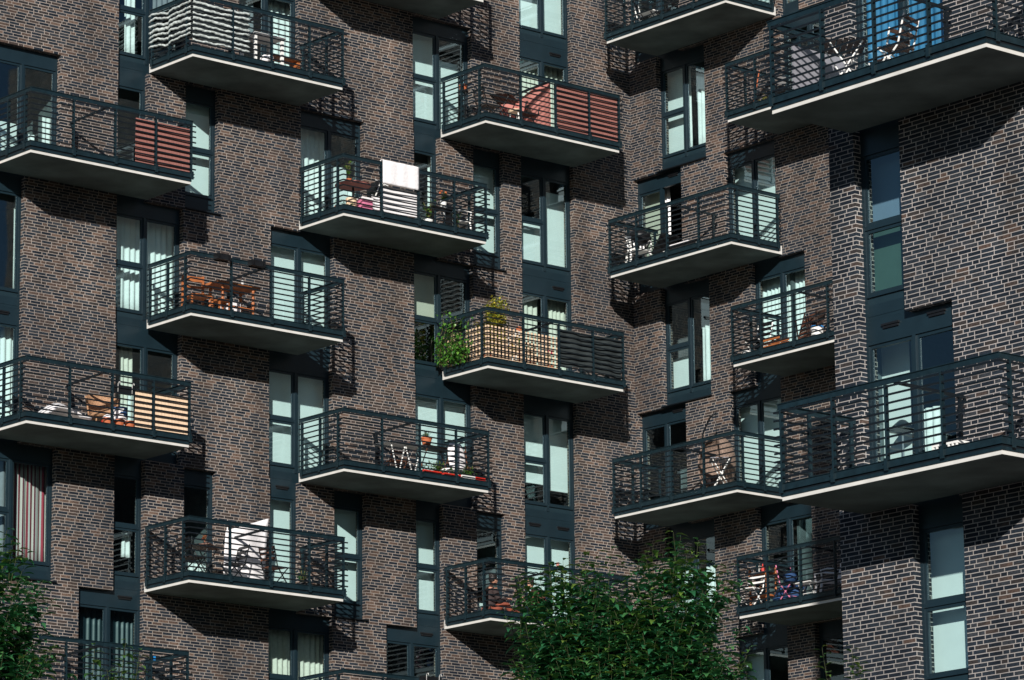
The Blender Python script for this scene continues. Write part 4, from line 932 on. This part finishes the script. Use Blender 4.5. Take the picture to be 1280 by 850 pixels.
# --- block C balconies
b = 'c+1'
folding_table(b, 3.42, .8, -40, 'darkwood', 'white', 'bistro table with brown slats and white crossed legs', w_=.72, d=.6, h=.8)
folding_chair(b, 2.85, .5, -90, 'darkwood', 'white', 'white framed folding chair right of the bistro table', 'bistro chairs on the upper right balcony')
folding_chair(b, 2.3, .9, -75, 'darkwood', 'white', 'white framed folding chair in front of the blue curtains', 'bistro chairs on the upper right balcony')
mb = MB().box((0, 0, 0), (.02, 1.05, .82)); single('grey_board', 'grey board standing along the left flank of the upper right balcony', 'board', mb, 'greycloth', bp(b, 4.03, 1.25, .24), brot(b))
single('gravel_tray', 'pale blue tray on the floor near the railing corner', 'tray', MB().box((-.35, -.12, 0), (.35, .12, .07)), 'tabletop', bp(b, 1.0, 1.3, FL), brot(b))
b = 'c+0'
t = thing('storage_crate', 'white ventilated plastic crate on the floor of the lower right balcony', 'crate', bp(b, 1.42, 1.0, FL), brot(b))
mb = MB().box((-.24, -.15, 0), (.24, .15, .06)).box((-.24, -.15, .2), (.24, .15, .24))
for i in range(7): x = -.22 + i * .073; mb.box((x - .015, -.149, .0601), (x + .015, -.13, .1999))
mb.box((-.24, .12, .0601), (.24, .149, .1999)); mb.build('body', 'white', t); MB().box((-.2, -.12, .07), (.2, .11, .19)).build('contents', 'black', t)
t = thing('floor_lamp', 'standing lamp with a wide dark shade seen behind the balcony door', 'lamp', Vector((XC + .44, -28.82, CZ + FL)), 0)
MB().lathe([(.22, .98), (.2, 1.0), (.05, 1.13), (.02, 1.14)], n=20).build('lamp_shade', 'black', t, smooth=True); MB().tube([(0, 0, 1.12), (0, 0, .02)], .015).build('pole', 'greycloth', t); MB().lathe([(.16, 0), (.16, .02), (.01, .03)]).build('base', 'greycloth', t)
b = 'a0-3'
single('clothes_peg_bag', 'small bright blue bag pegged to the railing at the bottom left', 'bag', MB().box((-.05, -.02, 0), (.05, .02, .09)), 'blue', bp(b, 3.2, 1.5, 1.13), 0)
b = 'a2-3'
planter(b, 2.25, 1.67, 1.27, .5, 'dark planter with white hooks on the handrail at the bottom edge', 'black', hooks='w', h=.12)
# ------------------------------------------------------------------ people
def skin_mesh(name, pts, edges, rad, m, parent, lvl=2):
    me = bpy.data.meshes.new(name); me.from_pydata([Vector(p) for p in pts], edges, []); me.materials.append(M[m])
    ob = bpy.data.objects.new(name, me); col.objects.link(ob)
    md = ob.modifiers.new('skin', 'SKIN'); md.use_smooth_shade = True
    for i, v in enumerate(me.skin_vertices[0].data if me.skin_vertices else []): v.radius = (rad[i], rad[i])
    if not me.skin_vertices:
        bm = bmesh.new(); bm.from_mesh(me); ly = bm.verts.layers.skin.verify()
        bm.verts.ensure_lookup_table()
        for i, v in enumerate(bm.verts): v[ly].radius = (rad[i], rad[i]); v[ly].use_root = (i == 0)
        bm.to_mesh(me); bm.free()
    ob.modifiers.new('sub', 'SUBSURF').levels = lvl; ob.modifiers['sub'].render_levels = lvl
    if parent is not None: ob.parent = parent
    OFF[ob.name] = Vector((0, 0, 0)); return ob
def person(b, u, v, z, rz, label, top, legs, lean, arm, group=None, cap=False):
    """seated figure facing local +x; pelvis at the origin of the frame plus seat height"""
    H = Vector((0, 0, 0)); sx = math.sin(R(lean)); cx_ = math.cos(R(lean))
    kx, kz, fx, fz = (.33, .2, .55, -z + FL + .05) if z < FL + .3 else (.42, .05, .5, -z + FL + .05)
    def up(d, y=0., f=0.): return (sx * d + f * cx_, y, cx_ * d - f * sx)
    head = up(.68, 0, .06); hc = Vector(head)
    P_ = [(0, 0, .0), up(.18), up(.36), up(.47), up(.55), up(.6, 0, .02)]          # 0 pelvis .. 5 skull base
    E_ = [(0, 1), (1, 2), (2, 3), (3, 4), (4, 5)]; Rd = [.13, .125, .14, .105, .052, .055]
    for s in (-1, 1):
        i = len(P_); P_ += [up(.45, s * .17), up(.2, s * .21, .06 + arm * .1), (sx * .2 + .32 + arm * .12, s * .12, cx_ * .2 + .1)]; E_ += [(3, i), (i, i + 1), (i + 1, i + 2)]; Rd += [.062, .046, .034]
        i = len(P_); P_ += [(.04, s * .1, -.01), (kx, s * .15, kz), (fx, s * .15, fz + .05), (fx + .1, s * .16, fz)]; E_ += [(0, i), (i, i + 1), (i + 1, i + 2), (i + 2, i + 3)]; Rd += [.095, .065, .045, .035]
    root = skin_mesh('person', P_, E_, Rd, 'skin', None); root.location = bp(b, u, v, z); root.rotation_euler = (0, 0, brot(b) + R(rz)); tag(root, label, 'person', group)
    # head with nose, ears and jaw, joined to the body by the neck
    mb = MB(); mb.ball(hc + Vector((0, 0, .035)), (.092, .075, .115), 14, 10); mb.ball(hc + Vector((.03, 0, -.03)), (.06, .055, .06), 10, 8)
    mb.ball(hc + Vector((.098, 0, .015)), (.018, .014, .024), 6, 5)
    for s in (-1, 1): mb.ball(hc + Vector((-.005, s * .077, .02)), (.018, .01, .03), 6, 5)
    h = mb.build('head', 'skin', root, smooth=True)
    mb = MB()
    for s in (-1, 1): mb.ball(hc + Vector((.083, s * .03, .045)), (.009, .012, .007), 6, 4)
    mb.ball(hc + Vector((.087, 0, -.028)), (.006, .022, .005), 6, 4); mb.build('face_features', 'hair', h)
    mb = MB(); mb.ball(hc + Vector((-.02, 0, .06)), (.098, .086, .105), 14, 10); rg = random.Random(3)
    for i in range(30): a = rg.random() * 6.28; mb.ball(hc + Vector((-.02 + .07 * math.cos(a), .06 * math.sin(a), .11 + .04 * rg.random())), (.03, .028, .025), 6, 4)
    mb.build('hair', 'hair', root, smooth=True)
    # hands: palm, four curled fingers and a thumb
    for s in (-1, 1):
        w_ = Vector((sx * .2 + .34 + arm * .12, s * .115, cx_ * .2 + .1)); mb = MB(); mb.ball(w_ + Vector((.035, 0, 0)), (.045, .038, .017), 8, 6)
        for f_, l_ in enumerate((.062, .072, .068, .052)):
            y = s * (-.028 + f_ * .019); mb.tube([w_ + Vector((.06, y, .002)), w_ + Vector((.06 + l_ * .55, y, -.008)), w_ + Vector((.06 + l_ * .85, y, -.03))], [.0095, .0085, .007], 6)
        mb.tube([w_ + Vector((.02, -s * .034, 0)), w_ + Vector((.05, -s * .055, -.006)), w_ + Vector((.075, -s * .05, -.018))], [.011, .01, .008], 6); mb.build('hand', 'skin', root, smooth=True)
    # clothes: same skeleton, a little wider, ending at neck, cuffs and hems
    T = [(0, 0, -.02), up(.18), up(.36), up(.47), up(.515)]; TE = [(0, 1), (1, 2), (2, 3), (3, 4)]; TR = [.15, .15, .165, .13, .07]
    for s in (-1, 1):
        i = len(T); T += [up(.45, s * .17), up(.2, s * .21, .06 + arm * .1), (sx * .2 + .3 + arm * .12, s * .125, cx_ * .2 + .1)]; TE += [(3, i), (i, i + 1), (i + 1, i + 2)]; TR += [.08, .064, .048]
    skin_mesh('jacket' if 'jacket' in label else 'shirt', T, TE, TR, top, root)
    T = [(0, 0, -.03)]; TE = []; TR = [.14]
    for s in (-1, 1):
        i = len(T); T += [(.04, s * .1, -.02), (kx, s * .15, kz), (fx - .01, s * .15, fz + .08)]; TE += [(0, i), (i, i + 1), (i + 1, i + 2)]; TR += [.11, .082, .06]
    skin_mesh('trousers', T, TE, TR, legs, root)
    MB().ball((fx + .1, -.16, fz - .01), (.11, .045, .04)).ball((fx + .1, .16, fz - .01), (.11, .045, .04)).build('shoes', 'black', root, smooth=True)
    return root
b = 'a3-2'
person(b, .68, .72, FL + .17, -5, 'person in a dark brown jacket and rust trousers sitting at the left, facing right', 'darkbrown', 'rust', 6, .5, 'two people on the lower middle balcony')
person(b, 2.3, .72, FL + .33, 180, 'person in a maroon shirt bending forward, facing the one in the dark jacket', 'maroon', 'darkbrown', 34, .6, 'two people on the lower middle balcony')
def crate_seat(u, label, m, h=.2):
    t = thing('stool', label, 'stool', bp(b, u, .72, FL), 0); MB().box((-.17, -.19, h - .05), (.17, .19, h)).build('seat', m, t)
    for x in (-.14, .14):
        for y in (-.15, .15): MB().box((x - .02, y - .02, 0), (x + .02, y + .02, h - .0501)).build('leg', m, t)
single('floor_cushion', 'flat dark cushion under the person in the brown jacket', 'cushion', MB().box((-.2, -.2, 0), (.2, .2, .06)), 'darkbrown', bp(b, .66, .72, FL), 0); crate_seat(2.32, 'low stool under the person in the maroon shirt', 'brownwood', .21)
single('red_cushion', 'rust red cushion on the floor between the two people', 'cushion', MB().ball((0, 0, .1), (.26, .2, .1), 12, 8), 'rust', bp(b, 1.3, 1.1, FL), 0)
single('cup', 'pink cup standing on the handrail above the two people', 'cup', MB().lathe([(.03, 0), (.04, .09), (.033, .09), (.02, .01)], n=12), 'pinkcloth', bp(b, 1.95, 1.582, 1.378), 0)

# ------------------------------------------------------------------ trees
def tree(label, top, width, nshoot, seed, lobes=None, ls=.16, crown_h=3.4, young=.12, extra=(), allyoung=False, lift=.0):
    """top: world point of the crown's top; trunk stands on the ground below it"""
    rg = random.Random(seed); base = Vector((top.x, top.y, GZ + .12)); H = top.z - base.z
    t = thing('tree', label, 'tree', base, 0)
    pts = [(0, 0, 0), (.03, .02, H * .25), (-.02, .04, H * .5), (0, 0, H * .8)]; MB().tube(pts, [.13, .11, .085, .03], 10).build('trunk', 'bark', t)
    lobes = lobes or [(0, 0, 0, 1.)]
    lim = MB(); lv = MB(); yl = MB(); tw = MB()
    rgt2 = Vector((math.sin(yaw), -math.cos(yaw), 0)); dep = Vector((math.cos(yaw), math.sin(yaw), 0))
    cc = H - crown_h * .5
    anchors = []
    for i in range(16):
        a = rg.random() * 6.28; z0 = H * rg.uniform(.45, .78); q = width * .33 * rg.uniform(.4, 1.); e = Vector((q * math.cos(a), q * math.sin(a), min(z0 + crown_h * rg.uniform(.15, .4), H - .8)))
        m_ = Vector((e.x * .5, e.y * .5, (z0 + e.z) / 2 - .1)); lim.tube([(0, 0, z0), m_, e], [.045, .03, .012], 7); anchors += [m_, e]
    lim.build('limbs', 'bark', t)
    def shoot(s_, d, L_, yg):
        pts = [s_]; dd = d.normalized(); n = max(4, int(L_ / .036))
        for j in range(n):
            dd = (dd + Vector((0, 0, .05)) + Vector((rg.gauss(0, .04), rg.gauss(0, .04), 0))).normalized(); pts.append(pts[-1] + dd * (L_ / n))
        tw.tube(pts[::2] + [pts[-1]], [.0035 - .002 * i / (len(pts[::2])) for i in range(len(pts[::2]) + 1)], 4)
        ph = rg.random() * 6.28
        for j, q in enumerate(pts[1:]):
            ph += 2.4; o = Vector((math.cos(ph), math.sin(ph), rg.uniform(-.15, .35))); fr = j / n
            l_ = ls * rg.uniform(.75, 1.15) * (1.05 - .45 * fr * fr)
            (yl if allyoung or (yg and fr > .35 and rg.random() < .8) or rg.random() < .02 else lv).leaf(q + o * .012, o + dd * .35, UP, l_, l_ * .56, rg.uniform(.25, .7))
    for i in range(nshoot):
        lb = rg.choices(lobes, [l[3] ** 2 for l in lobes])[0]
        # random direction, biased to the shell of the lobe
        while True:
            v = Vector((rg.uniform(-1, 1), rg.uniform(-1, 1), rg.uniform(-1, 1)))
            if .02 < v.length < 1: break
        r_ = v.length; v = v / r_ * (r_ ** .6)
        W_ = width * .5 * lb[3]; Hh = crown_h * .5 * lb[3]
        c = rgt2 * lb[0] + dep * lb[1] + Vector((0, 0, cc + lb[2] + lift))
        p_ = c + Vector((v.x * W_, v.y * W_, v.z * Hh - .35))
        out = Vector((v.x, v.y, .25 + max(0, v.z) * 1.3)); L_ = rg.uniform(.25, .62)
        shoot(p_, out + Vector((rg.gauss(0, .25), rg.gauss(0, .25), .35)), L_, v.z > .2 and rg.random() < young * 4)
    for (dx, dz, dy, L_) in extra:
        p_ = rgt2 * dx + dep * dy + Vector((0, 0, H + dz - L_)); shoot(p_, Vector((rg.gauss(0, .06), rg.gauss(0, .06), 1)), L_, True)
    tag(tw.build('twigs', 'twig', t), kind='stuff'); lv.v and lv.build('leaves', 'leaf', t, fix=False)
    if yl.v: yl.build('young_leaves', 'youngleaf', t, fix=False)
    return t
DT = 45.
tp = at(772, 700, DT)
px = lambda a: (a - 772) / 113.
tree('dense green leafy tree in front of the building, at the bottom centre', tp, 2.1, 1650, 11, lobes=[(-.55, 0, .55, .42), (.6, 0, .78, .4), (-.35, 0, .1, .6), (.45, 0, .1, .62), (0, 0, -.15, .6), (-.72, 0, -.55, .46), (.85, 0, -.15, .42), (.95, 0, -.7, .46), (-.2, 0, -.75, .95), (.3, 0, -1., 1.05)], crown_h=2.3,
     extra=[(px(705), .0, 0, .5), (px(838), .28, 0, .7), (px(868), .22, 0, .6), (px(815), .18, -.1, .55), (px(760), .12, 0, .45), (px(690), -.02, 0, .4), (px(733), .1, .1, .5), (px(895), -.05, 0, .4), (px(650), -.55, 0, .3), (px(880), -.05, .2, .5)])
tp = at(-30, 655, 44.)
tree('green leafy tree cut off by the left edge, beside the striped curtain', tp, 1.45, 750, 23, lift=.15, lobes=[(0, 0, 0, .8), (.15, 0, -.75, .85), (.2, 0, -1.5, 1.), (-.5, 0, -.6, 1.)], crown_h=2.5, extra=[(.36, -.15, 0, .5), (.1, .1, 0, .5), (-.05, .05, .1, .4)])
tp = at(140, 818, 43.)
tree('light green tree top just reaching over the bottom edge, left', tp, .9, 150, 31, lobes=[(0, 0, -.25, 1.)], crown_h=1.6, young=.3, extra=[(-.2, .1, 0, .35), (.1, .16, 0, .45), (.24, .06, 0, .4)], ls=.12, allyoung=True)
tp = at(1052, 842, 43.)
tree('light green tree top just reaching over the bottom edge, right', tp, .6, 60, 37, lobes=[(0, 0, -.3, 1.)], crown_h=1.4, young=.3, extra=[(-.14, .28, 0, .5), (.13, .3, 0, .55), (.2, .16, 0, .35)], ls=.12, allyoung=True)
# unseen treeline added behind the camera to block low sky light
def sky_blocker_wood():
    mb = MB(); rg = random.Random(77); n = 220; hs = [rg.uniform(12, 19) for _ in range(n + 1)]
    def fn(a, c):
        th = R(95) + R(265) * a; i = a * n; k = int(i); h = hs[min(k, n)] * (1 - (i - k)) + hs[min(k + 1, n)] * (i - k)
        r_ = 165 + 6 * math.sin(a * 90) - 14 * c * c + 3 * math.sin(a * 700 + c * 9); return Vector((-20 + r_ * math.cos(th), -20 + r_ * math.sin(th), GZ + h * c))
    mb.grid(fn, n * 3, 10)
    mb.grid(lambda a, c: Vector((-20 + (151 + 40 * c) * math.cos(R(95) + R(265) * a), -20 + (151 + 40 * c) * math.sin(R(95) + R(265) * a), GZ + 15 * (1 - c) - .1)), n, 2)
    tag(mb.build('sky_blocker_wood', 'leaf', fix=False), 'unseen dark tree belt added to block low sky light', 'wood', kind='stuff')
sky_blocker_wood()
